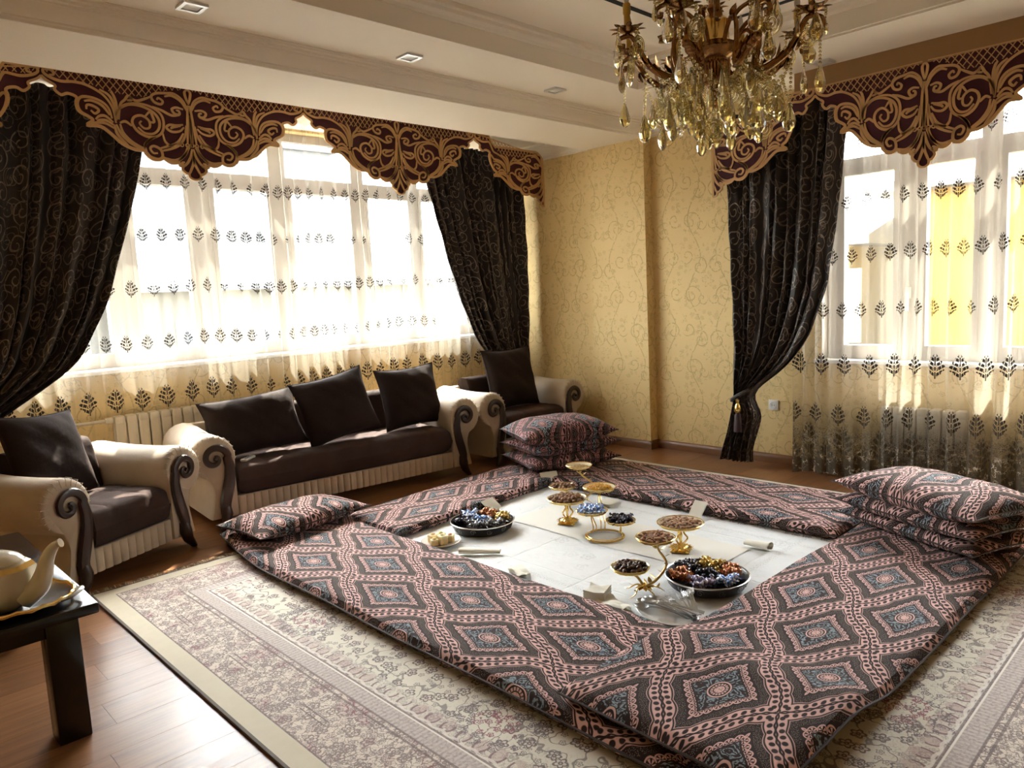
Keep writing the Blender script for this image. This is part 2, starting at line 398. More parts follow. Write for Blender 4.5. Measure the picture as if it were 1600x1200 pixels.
def m_drape():
    g = G('scroll_jacquard'); u, v = g.uv(); L = None
    wob = g.noise(g.vec(u, v), 7.0, 1.0) - .5
    for k, (cw, ch, ou, ov) in enumerate(((.20, .23, 0, 0), (.17, .21, .07, .11), (.24, .19, .13, .05))):
        uu, vv = u + ou + wob * .05, v + ov + wob * .06
        ci = g.floor(uu / cw); x = (g.frac(uu / cw) - .5) * cw
        sh = g.m('PINGPONG', ci, 1.0); y = (g.frac(vv / ch + sh * .5) - .5) * ch
        fl = 1.0 - 2.0 * g.m('PINGPONG', g.floor(vv / ch + sh * .5), 1.0)
        l = g.spiral(x * fl, y, 0.012, .0, cw * (.46, .38, .34)[k], (1.7, 1.4, 1.9)[k], (1, -1, 1)[k], .3 * k, (.13, .12, .10)[k])
        L = l if L is None else g.max(L, l * (.9, .8, .7)[k])
    br = g.noise(g.vec(u, v), 18.0, 2.0); L = L * g.ss(.30, .44, br)
    ground = g.mix(g.noise(g.vec(u, v), 2.0), (.0055, .0045, .0045), (.020, .011, .009))
    c = g.mix(L, ground, g.mix(g.noise(g.vec(u, v), 5.0), (.19, .16, .14), (.27, .19, .135)))
    g.bump(L + g.noise(g.vec(u, v), 200.0) * .2, .2, .003)
    g.set(c, g.lerp(L, S(g, g.m('ADD', .6, 0.0).k), .38), Sheen_Weight=.12)
    return g.mat
def m_sheer(name, zrows, lace):                    # voile with embroidered rows; uv = (unfolded metres, height)
    g = G(name); u, v = g.uv(); mask = None; lite = None
    def motif(cx, cz, hw, hh):                     # cx, cz: local coordinates about the motif centre
        a = g.abs(cx) / hw; b = cz / hh
        env = g.m('POWER', g.max(1.0 - g.abs(b + .15) * (.88 + .30 * (b < -.15)), 0.0), .75) * (g.cos(b * 19.0) * .13 + .90)
        ch = g.abs(g.frac(b * 2.7 - a * 1.7 + a * a * .6) - .5)
        leaf = g.ss(.13, .18, ch) * g.ss(.09, .13, a) * (g.abs(g.frac(a * 2.7 + b * .9) - .5) > .07) + g.ss(.07, .05, a) * (b < .7)
        core = g.ss(.03, .06, g.abs(g.len(a * 1.3, b + .22) - .20))
        return g.sat(leaf) * core * (a < env) * (g.abs(b) < 1.0)
    for i, (z, hw, hh, per, off) in enumerate(zrows):
        x = (g.frac(u / per + off) - .5) * per
        wn = g.n.new('ShaderNodeTexWhiteNoise'); wn.noise_dimensions = '1D'; g.put(wn.inputs['W'], g.floor(u / per + off) + 17.3 * i)
        k = motif(x, v - z, hw, hh) * (g.ss(.10, .35, S(g, wn.outputs[0])) * .10 + .90); mask = k if mask is None else g.max(mask, k)
    # lace hem
    if lace:
        per = .30
        for (z, hw, hh, off) in ((.30, .085, .13, .0), (.14, .10, .16, .5)):
            k = motif((g.frac(u / per + off) - .5) * per, v - z, hw, hh); mask = g.max(mask, k)
        n = g.noise(g.vec(u, v), 30.0, 2.0); vein = g.ss(.05, .02, g.abs(n - .5))
        hem = g.ss(.42, .10, v)
        vein2 = g.ss(.07, .03, g.abs(g.noise(g.vec(u, v), 75.0, 1.0) - .5)); tulle = (g.ss(.72, .30, v) * .50 + g.ss(.40, .05, v) * .2) * (.45 + 1.1 * g.noise(g.vec(u * 3.0, v * 1.5), 7.0, 2.0))
        mask = g.max(mask, vein * hem * .9, vein2 * g.ss(.6, .3, v) * .8, tulle)
        lite = g.ss(.50, .62, g.noise(g.vec(u, v), 17.0, 2.0)) * g.ss(.45, .2, v) * vein
    T = g.n.new('ShaderNodeBsdfTransparent'); T.inputs[0].default_value = (1, 1, 1, 1)
    D = g.n.new('ShaderNodeBsdfDiffuse'); D.inputs[0].default_value = (.80, .75, .64, 1)
    X = g.n.new('ShaderNodeBsdfTranslucent'); X.inputs[0].default_value = (.86, .80, .68, 1)
    a = g.n.new('ShaderNodeMixShader'); a.inputs[0].default_value = .62; g.t.links.new(D.outputs[0], a.inputs[1]); g.t.links.new(X.outputs[0], a.inputs[2])
    lw = g.n.new('ShaderNodeLayerWeight'); lw.inputs[0].default_value = .45
    thread = g.noise(g.vec(u * 1.0, v * .02), 60.0, 2.0)
    cover = g.sat(.07 + S(g, lw.outputs['Facing']) * .26 + (thread - .5) * .10)     # more weave in the way at a glancing angle
    if lace: cover = g.max(cover, g.ss(.90, .60, v) * (.10 + .16 * g.noise(g.vec(u * 6.0, v), 4.0, 2.0)))
    b = g.n.new('ShaderNodeMixShader'); g.put(b.inputs[0], cover); g.t.links.new(T.outputs[0], b.inputs[1]); g.t.links.new(a.outputs[0], b.inputs[2])
    E = g.n.new('ShaderNodeBsdfDiffuse'); cc = g.mix(g.noise(g.vec(u, v), 40.0), (.020, .017, .016), (.07, .055, .045))
    if lace: cc = g.mix(g.ss(.6, .3, v) * .6, cc, (.115, .095, .062)); cc = g.mix(lite, cc, (.60, .54, .42))
    g.put(E.inputs[0], cc)
    c = g.n.new('ShaderNodeMixShader'); g.put(c.inputs[0], g.sat(mask * .98)); g.t.links.new(b.outputs[0], c.inputs[1]); g.t.links.new(E.outputs[0], c.inputs[2])
    g.t.links.new(c.outputs[0], g.out.inputs[0]); g.n.remove(g.bsdf)
    return g.mat
def m_glass():
    g = G('window_glass'); T = g.n.new('ShaderNodeBsdfTransparent'); T.inputs[0].default_value = (.95, .97, .97, 1)
    L = g.n.new('ShaderNodeBsdfGlossy'); L.inputs['Roughness'].default_value = .02; lw = g.n.new('ShaderNodeLayerWeight'); lw.inputs[0].default_value = .5; fc = S(g, lw.outputs['Facing']); fc = fc * fc * fc * fc * .35 + .03
    x = g.n.new('ShaderNodeMixShader'); g.put(x.inputs[0], fc); g.t.links.new(T.outputs[0], x.inputs[1]); g.t.links.new(L.outputs[0], x.inputs[2])
    g.t.links.new(x.outputs[0], g.out.inputs[0]); g.n.remove(g.bsdf); return g.mat
def m_velvet(name, col, quilt=None):
    g = G(name); x, y, z = g.pos(); n = g.noise(g.vec(x, y, z), 6.0, 3.0); w = g.noise(g.vec(x, y, z), 55.0, 2.0)
    c = g.mix(n, tuple(k * .7 for k in col), tuple(k * 1.5 for k in col)); g.bump(n * 2.0 + w * .25, .35, .01)
    return g.set(c, .85, Sheen_Weight=.06, Sheen_Roughness=.4, Sheen_Tint=(.6, .4, .32), Specular_IOR_Level=.10)
def m_cream():
    g = G('cream_upholstery'); x, y, z = g.pos(); n = g.noise(g.vec(x, y, z), 7.0, 3.0); w = g.noise(g.vec(x, y, z), 260.0, 1.0)
    c = g.mix(n, (.40, .315, .225), (.52, .43, .325)); g.bump(n * 1.5 + w * .15, .3, .008)
    return g.set(c, .72, Sheen_Weight=.2)
def m_cloth():
    g = G('white_tablecloth'); u, v = g.uv(); n = g.noise(g.vec(u, v), 5.0, 4.0); w = g.noise(g.vec(u, v), 22.0, 3.0)
    e = g.min(g.abs(u - .16), g.abs(u - 1.42), g.abs(v - .16), g.abs(v - 2.02))
    hole = g.ss(.016, .010, e) * g.ss(.33, .22, g.voro(g.vec(u, v), 120.0)); hole2 = g.ss(.035, .02, e) * g.ss(.24, .17, g.voro(g.vec(u, v), 60.0))
    flo, rr, q = flower(g, u, v, 7.0); spr = flo * (rr > .62) * g.ss(.5, .6, g.noise(g.vec(u, v), 2.5)) * .25
    c = g.mix(n, (.70, .715, .71), (.78, .795, .79)); c = g.mix(g.max(hole * .5, hole2 * .28, spr), c, (.33, .33, .32))
    cr = g.min(g.abs(g.frac(u / .53 + .02) - .5), g.abs(g.frac(v / .54 + .1) - .5)); g.bump(n * 2.5 + w * .9 - g.ss(.02, .0, cr) * .6, .42, .012)
    return g.set(c, .7)
MAT = {}
MAT['wallpaper'] = m_wallpaper(); MAT['plank'] = m_plank(); MAT['ceiling'] = m_ceiling()
MAT['mould'] = grain('cornice_paint', (.82, .75, .63), .55, 0, .04)
MAT['ogee'] = m_ogee('ogee_print_cotton'); MAT['ogee2'] = m_ogee('ogee_print_plush', (.40, .19, .18), (.020, .010, .009), .1)
MAT['piping'] = grain('dark_piping', (.035, .018, .015), .6)
MAT['drape'] = m_drape(); MAT['glass'] = m_glass()
ROWS = [(2.43, .050, .064, .160, .1), (2.05, .050, .064, .160, .6), (1.67, .050, .066, .160, .3), (1.28, .050, .066, .160, .8), (.88, .070, .090, .20, .2)]
MAT['sheer'] = m_sheer('voile_tall', ROWS, False)
MAT['sheer_lace'] = m_sheer('voile_lace_hem', ROWS + [(.50, .062, .09, .20, .45)], True)
MAT['velvet'] = m_velvet('brown_velvet', (.046, .029, .025)); MAT['velvet2'] = m_velvet('dark_plush', (.030, .019, .016))
MAT['velvet3'] = m_velvet('dark_cushion_velvet', (.022, .0145, .0125)); MAT['cream'] = m_cream()
MAT['carved'] = grain('carved_dark_wood', (.030, .013, .008), .30, 0, .3, 20)
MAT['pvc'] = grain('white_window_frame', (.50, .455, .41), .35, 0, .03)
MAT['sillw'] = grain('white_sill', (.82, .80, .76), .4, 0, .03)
MAT['gold_board'] = grain('gold_painted_board', (.56, .33, .135), .45, .1, .10, 14)
MAT['gold_band'] = grain('ochre_band', (.30, .165, .058), .5, 0, .12, 6)
MAT['maroon'] = grain('maroon_felt', (.052, .0035, .010), .8, 0, .15, 60)
MAT['base_wood'] = grain('brown_skirting', (.19, .085, .032), .38, 0, .2, 22)
MAT['brass'] = grain('antique_brass', (.30, .155, .055), .22, 1.0, .35, 50, .3)
MAT['gold'] = grain('bright_gold', (.86, .62, .22), .2, 1.0, .12, 60)
MAT['candle'] = grain('gilded_candle_sleeve', (.55, .34, .06), .35, .3, .15, 30)
MAT['steel'] = grain('polished_steel', (.70, .70, .69), .32, 1.0, .06, 60)
MAT['cutlery'] = grain('brushed_cutlery_steel', (.36, .36, .355), .36, 1.0, .1, 60)
MAT['black'] = grain('black_lacquer', (.007, .0065, .007), .16, 0, .2, 10)
MAT['blackdish'] = grain('black_wicker_dish', (.016, .016, .018), .35, 0, .3, 40)
MAT['porcelain'] = grain('ivory_porcelain', (.74, .68, .55), .14, 0, .03)
MAT['white'] = grain('white_china', (.80, .78, .73), .18, 0, .03)
MAT['paper'] = grain('cream_paper_napkin', (.80, .77, .66), .8, 0, .03, 12)
MAT['plastic'] = grain('white_plastic', (.75, .73, .67), .4, 0, .03)
MAT['radiator'] = grain('radiator_enamel', (.62, .55, .43), .35, 0, .04)
MAT['cloth'] = m_cloth()
MAT['runner'] = grain('cream_runner_cloth', (.76, .735, .665), .75, 0, .06, 10, .1)
MAT['gap'] = grain('black_shadow_gap', (.006, .006, .006), .8)
MAT['fringe'] = grain('cream_fringe', (.56, .50, .38), .85)

# ------------------------------------------------------------------ the room
X0, Y0 = -1.7, -2.5
BEAM_Z, RING_Z, TRAY_Z, NICHE_Z = 2.82, 2.95, 3.12, 2.99
NB0, NB1, NZ0, NZ1 = .48, 5.30, 1.10, 2.97        # big window opening
SB0, SB1, SZ0, SZ1 = .84, 2.46, .88, 2.88         # side window opening
T = .26
fl = MB().box(X0, XR + .1, Y0, YW + .1, -.10, -.012)
floor = struct('floor', fl, grain('screed', (.10, .06, .03), .8), 'brown wood-look laminate floor')
pw, pl, row = .193, 1.30, 0
plank_mesh = MB().box(0, pl - .0012, 0, pw - .0012, -.012, 0).mesh('plank', MAT['plank'], False)
y = Y0
while y < YW - .001:
    x = X0 - (row * .47 % 1.0) * pl
    while x < XR:
        a, b = max(x, X0), min(x + pl, XR)
        if b - a > .05:
            p = obj('plank', plank_mesh if (b - a > pl - .01 and y + pw <= YW) else MB().box(0, b - a - .0012, 0, min(pw, YW - y) - .0012, -.012, 0).mesh('plank', MAT['plank'], False), None, floor, (a, y, 0))
        x += pl
    y += pw; row += 1
wn = MB().box(X0, NB0, YW, YW + T, 0, 3.4).box(NB1, XR + T, YW, YW + T, 0, 3.4).box(NB0, NB1, YW, YW + T, 0, NZ0 - .03).box(NB0, NB1, YW, YW + T, NZ1, 3.4)
struct('wall_north', wn, MAT['wallpaper'], 'damask papered wall with the wide window', smooth=False)
we = MB().box(XR, XR + T, Y0, SB0, 0, 3.4).box(XR, XR + T, SB1, YW, 0, 3.4).box(XR, XR + T, SB0, SB1, 0, SZ0 - .03).box(XR, XR + T, SB0, SB1, SZ1, 3.4)
struct('wall_east', we, MAT['wallpaper'], 'damask papered wall with the narrower window', smooth=False)
struct('wall_column', MB().box(XR - .11, XR + .01, 4.01, 4.65, 0, BEAM_Z + .05), MAT['wallpaper'], 'damask papered pilaster under the ceiling beam', smooth=False)
struct('wall_west', MB().box(X0 - .2, X0, Y0, YW + T, 0, 3.4), MAT['wallpaper'], 'papered wall closing the room', smooth=False)
struct('wall_south', MB().box(X0, XR + T, Y0 - .2, Y0, 0, 3.4), MAT['wallpaper'], 'papered wall behind the viewer', smooth=False)
# ceiling: flat ring, raised tray, beam, niche above the big window
TX0, TX1, TY0, TY1 = .9, 4.69, -.6, 3.38
cl = MB()
cl.box(X0, XR, TY1, 4.03, RING_Z, 3.35).box(TX1, XR, Y0, TY1, RING_Z, 3.35).box(X0, TX0, Y0, TY1, RING_Z, 3.35).box(TX0, TX1, Y0, TY0, RING_Z, 3.35)
cl.box(TX0, TX1, TY0, TY1, TRAY_Z + .02, 3.35).box(X0, XR, 4.6, YW, NICHE_Z, 3.35)
ceil = struct('ceiling', cl, MAT['ceiling'], 'cream plaster ceiling with a raised tray', smooth=False)
struct('ceiling_beam', MB().box(X0, XR, 4.02, 4.66, BEAM_Z, 3.3), MAT['ceiling'], 'wide dropped plaster beam along the ceiling', smooth=False)
def run(profile, fn, s0, s1, mb):                  # sweep a moulding profile (open) along a straight run
    k = len(profile); vs = [fn(a, b, s0) for a, b in profile] + [fn(a, b, s1) for a, b in profile]
    mb._add(vs, [(i, i + 1, k + i + 1, k + i) for i in range(k - 1)])
def ogee_prof(w, h):                               # offset from the wall, drop from the ceiling
    return [(0, h), (.012, h), (.012, h * .90), (.022, h * .86), (.022, h * .80), (.03, h * .76), (w * .42, h * .62), (w * .52, h * .44), (w * .56, h * .34), (w * .60, h * .34), (w * .62, h * .26), (w * .74, h * .24), (w * .76, h * .15), (w * .90, h * .13), (w * .92, h * .05), (w, h * .04), (w, 0)]
mo = MB(); run(ogee_prof(.115, .13), lambda a, b, s: (s, 4.02 - a, RING_Z - b), X0, XR, mo)
struct('trim_1', mo, MAT['mould'], 'stepped plaster cornice along the beam', ang=25)
mo = MB(); run(ogee_prof(.10, .12), lambda a, b, s: (XR - a, s, RING_Z - b), 4.02, 3.22, mo); run(ogee_prof(.10, .12), lambda a, b, s: (XR - a, s, RING_Z - b), .05, Y0, mo)
run(ogee_prof(.10, .15), lambda a, b, s: (XR - a, s, NICHE_Z - b), YW, 4.66, mo)
struct('trim_2', mo, MAT['mould'], 'plaster cornice along the wall with the narrower window', ang=25)
mo = MB(); pr = [(.003, .168), (.003, .06), (.012, .06), (.02, .045), (.045, .03), (.05, .012), (.075, .008), (.075, -.02)]
run(pr, lambda a, b, s: (s, TY1 - a, TRAY_Z - b), TX0, TX1, mo); run(pr, lambda a, b, s: (TX1 - a, s, TRAY_Z - b), TY1, TY0, mo)
run(pr, lambda a, b, s: (s, TY0 + a, TRAY_Z - b), TX1, TX0, mo); run(pr, lambda a, b, s: (TX0 + a, s, TRAY_Z - b), TY0, TY1, mo)
for a in (.020, .040):                              # fine beads on the tray's inner edge
    run([(0, 0), (.004, .006), (0, .012)], lambda p, q, s: (TX1 + a + p - .0, s, RING_Z - q + .006), TY1 - .02, TY0, mo)
struct('trim_3', mo, MAT['mould'], 'moulding around the raised ceiling tray', ang=25)
gp = MB(); gx0, gx1, gy0, gy1, gz = 1.16, 4.47, 0.0, 2.77, TRAY_Z + .019
gp.box(gx0, gx1, gy1 - .035, gy1, gz - .004, gz).box(gx0, gx1, gy0, gy0 + .035, gz - .004, gz).box(gx0, gx0 + .035, gy0 + .035, gy1 - .035, gz - .004, gz).box(gx1 - .035, gx1, gy0 + .035, gy1 - .035, gz - .004, gz)
struct('trim_4', gp, MAT['gap'], 'thin black gap around the middle ceiling panel', smooth=False)
# skirting boards
def skirt(name, pts, label):
    mb = MB()
    for (xa, ya), (xb, yb), (nx, ny) in pts:
        pf = [(0, 0), (.018, 0), (.018, .045), (.013, .062), (.006, .075), (0, .078)]
        run(pf, lambda a, b, s: (lerp(xa, xb, s) + nx * a, lerp(ya, yb, s) + ny * a, b), 0, 1, mb)
    struct(name, mb, MAT['base_wood'], label, ang=50)
skirt('baseboard_east', [((XR, YW), (XR, 4.65), (-1, 0)), ((XR, 4.65), (XR - .11, 4.65), (0, 1)), ((XR - .11, 4.668), (XR - .11, 3.992), (-1, 0)), ((XR - .128, 4.01), (XR, 4.01), (0, -1)), ((XR, 4.01), (XR, Y0), (-1, 0))], 'brown wooden skirting board')
skirt('baseboard_north', [((X0, YW), (XR, YW), (0, -1))], 'brown wooden skirting board under the wide window')
# windows
def window(name, label, horizontal, posts, z0, z1, zt, plane, lo, hi):
    fr = MB(); M = None
    def put(s0, s1, d0, d1, za, zb):
        if horizontal: fr.box(s0, s1, plane + d0, plane + d1, za, zb)
        else: fr.box(plane + d0, plane + d1, s0, s1, za, zb)
    put(lo, hi, 0, .07, z0, z0 + .07); put(lo, hi, 0, .07, z1 - .07, z1)
    for a, b, za, zb in zt: put(a, b, .0, .07, za, zb)
    for a, b in posts: put(a, b, -.005, .075, z0, z1)
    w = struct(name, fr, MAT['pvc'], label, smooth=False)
    ed = sorted(posts)
    for i in range(len(ed) - 1):
        a, b = ed[i][1], ed[i + 1][0]
        tz = [t for t in zt if t[0] <= (a + b) / 2 <= t[1]]
        seg = [(z0 + .07, tz[0][2]), (tz[0][3], z1 - .07)] if tz else [(z0 + .07, z1 - .07)]
        for k, (za, zb) in enumerate(seg):
            if k == 0:                              # sash frame of the opening lights
                sm = MB(); e = .035
                for s0, s1, q0, q1 in ((a, a + e, za, zb), (b - e, b, za, zb), (a + e, b - e, za, za + e), (a + e, b - e, zb - e, zb)):
                    if horizontal: sm.box(s0, s1, plane - .015, plane + .06, q0, q1)
                    else: sm.box(plane - .015, plane + .06, s0, s1, q0, q1)
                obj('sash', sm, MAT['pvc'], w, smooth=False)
            pm = MB()
            if horizontal: pm.box(a, b, plane + .03, plane + .036, za, zb)
            else: pm.box(plane + .03, plane + .036, a, b, za, zb)
            obj('pane', pm, MAT['glass'], w, smooth=False)
    return w
w1 = window('window_1', 'wide white window of many lights behind the long voile', True,
            [(.48, .56), (1.13, 1.28), (1.75, 1.91), (2.37, 2.54), (3.07, 3.22), (3.88, 4.01), (4.54, 4.64), (5.22, 5.30)], NZ0, NZ1, [(.56, 5.22, 2.50, 2.59)], YW + .10, NB0, NB1)
w2 = window('window_2', 'white three-light window behind the lace-hemmed voile', False,
            [(.84, .93), (1.31, 1.43), (1.79, 1.94), (2.36, 2.46)], SZ0, SZ1, [(.93, 2.36, 2.29, 2.38)], XR + .10, SB0, SB1)
hd = MB().bbox(XR + .06, XR + .085, 1.845, 1.885, 1.33, 1.41, .006).bbox(XR + .03, XR + .065, 1.855, 1.875, 1.24, 1.375, .006)
obj('handle', hd, MAT['plastic'], w2)
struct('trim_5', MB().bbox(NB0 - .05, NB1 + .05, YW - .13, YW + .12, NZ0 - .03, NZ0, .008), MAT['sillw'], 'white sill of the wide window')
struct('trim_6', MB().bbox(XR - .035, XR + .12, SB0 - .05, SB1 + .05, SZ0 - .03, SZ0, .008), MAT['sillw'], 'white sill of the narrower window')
rv = MB()
rv.box(XR + .001, XR + .10, SB1 - .004, SB1 + .0, SZ0, SZ1).box(XR + .001, XR + .10, SB0, SB0 + .004, SZ0, SZ1)
struct('trim_7', rv, MAT['sillw'], 'white plaster reveal of the narrower window', smooth=False)

# outside the windows
ground = struct('ground', MB().box(-30, 60, YW + 8, 70, -4.2, -4.0).box(XR + 3, 60, -30, YW + 8, -4.2, -4.0), grain('pale_yard', (.14, .135, .13), .9), 'pale yard outside')
def house(name, label, x0, x1, y0, y1, z1, wall, roofc, wins, ridge, eave=.5, axis='x'):
    h = thing(name, label, 'house', ((x0 + x1) / 2, (y0 + y1) / 2, -4))
    ox, oy = (x0 + x1) / 2, (y0 + y1) / 2
    obj('wall', MB().box(x0 - ox, x1 - ox, y0 - oy, y1 - oy, 0, z1 + 4), wall, h, smooth=False)
    hx, hy = (x1 - x0) / 2 + eave, (y1 - y0) / 2 + eave; t = z1 + 4
    r = MB()
    if axis == 'x': poly = [(-hy, t - .05), (hy, t - .05), (hy, t + .1), (0, t + ridge), (-hy, t + .1)]; r.prism(poly, lambda a, b, s: (s, a, b), -hx, hx)
    else: poly = [(-hx, t - .05), (hx, t - .05), (hx, t + .1), (0, t + ridge), (-hx, t + .1)]; r.prism(poly, lambda a, b, s: (a, s, b), -hy, hy)
    obj('roof', r, roofc, h, smooth=False)
    for (face, s, zc, ww, hh) in wins:
        m, p = MB(), MB()
        if face == 'x': m.box(x0 - ox - .06, x0 - ox + .02, s - ww / 2 - oy, s + ww / 2 - oy, zc + 4 - hh / 2, zc + 4 + hh / 2); p.box(x0 - ox - .08, x0 - ox - .05, s - ww / 2 + .08 - oy, s + ww / 2 - .08 - oy, zc + 4 - hh / 2 + .08, zc + 4 + hh / 2 - .08)
        else: m.box(s - ww / 2 - ox, s + ww / 2 - ox, y0 - oy - .06, y0 - oy + .02, zc + 4 - hh / 2, zc + 4 + hh / 2); p.box(s - ww / 2 + .08 - ox, s + ww / 2 - .08 - ox, y0 - oy - .08, y0 - oy - .05, zc + 4 - hh / 2 + .08, zc + 4 + hh / 2 - .08)
        w = obj('window', m, MAT['sillw'], h, smooth=False); obj('pane', p, MAT['house_glass'], w, smooth=False)
    return h
MAT['house_glass'] = grain('dark_house_glass', (.16, .18, .20), .1)
yel = grain('yellow_render', (.21, .135, .012), .85, 0, .05, 2); yel2 = grain('pale_yellow_render', (.28, .23, .10), .85, 0, .05, 2)
snow = grain('pale_tin_roof', (.105, .105, .11), .5, 0, .1, 2); conc = grain('grey_render', (.085, .087, .09), .9, 0, .08, 1); cream_r = grain('cream_render', (.115, .108, .092), .9, 0, .06, 1)
house('yellow_house', 'yellow rendered house seen through the narrower window', 12.0, 20.0, -1.5, 4.05, 2.75, yel, snow, [('x', 1.6, 1.2, 1.2, 1.4)], 1.2, .35, 'y')
house('low_house', 'pale yellow low house beside the yellow one', 13.5, 22.0, 5.3, 12.0, 2.1, yel2, snow, [('x', 5.6, 1.0, 1.0, 1.3), ('x', 8.0, 1.0, 1.0, 1.3)], 1.4, .5, 'y')
house('cream_house', 'cream house with small windows seen through the wide window', 6.0, 15.0, 19.0, 26.0, 2.0, cream_r, snow, [('y', x, .6, 1.1, 1.3) for x in (7.4, 9.4, 11.4, 13.4)], 1.5, .6, 'x')
house('grey_block', 'tall grey apartment block far behind the cream house', 10.5, 22.0, 36.0, 44.0, 9.5, conc, conc, [('y', x, z, 1.3, 1.3) for x in (11.8, 13.9, 16.0, 18.1, 20.2) for z in (0.5, 3.2, 5.9, 8.2)], .3, .2, 'x')
house('white_house', 'white house with a pale roof beyond the wide window', -3.6, 4.4, 17.0, 24.0, 1.7, cream_r, snow, [('y', x, .4, 1.1, 1.2) for x in (-1.4, .8, 3.2)], 1.3, .6, 'x')

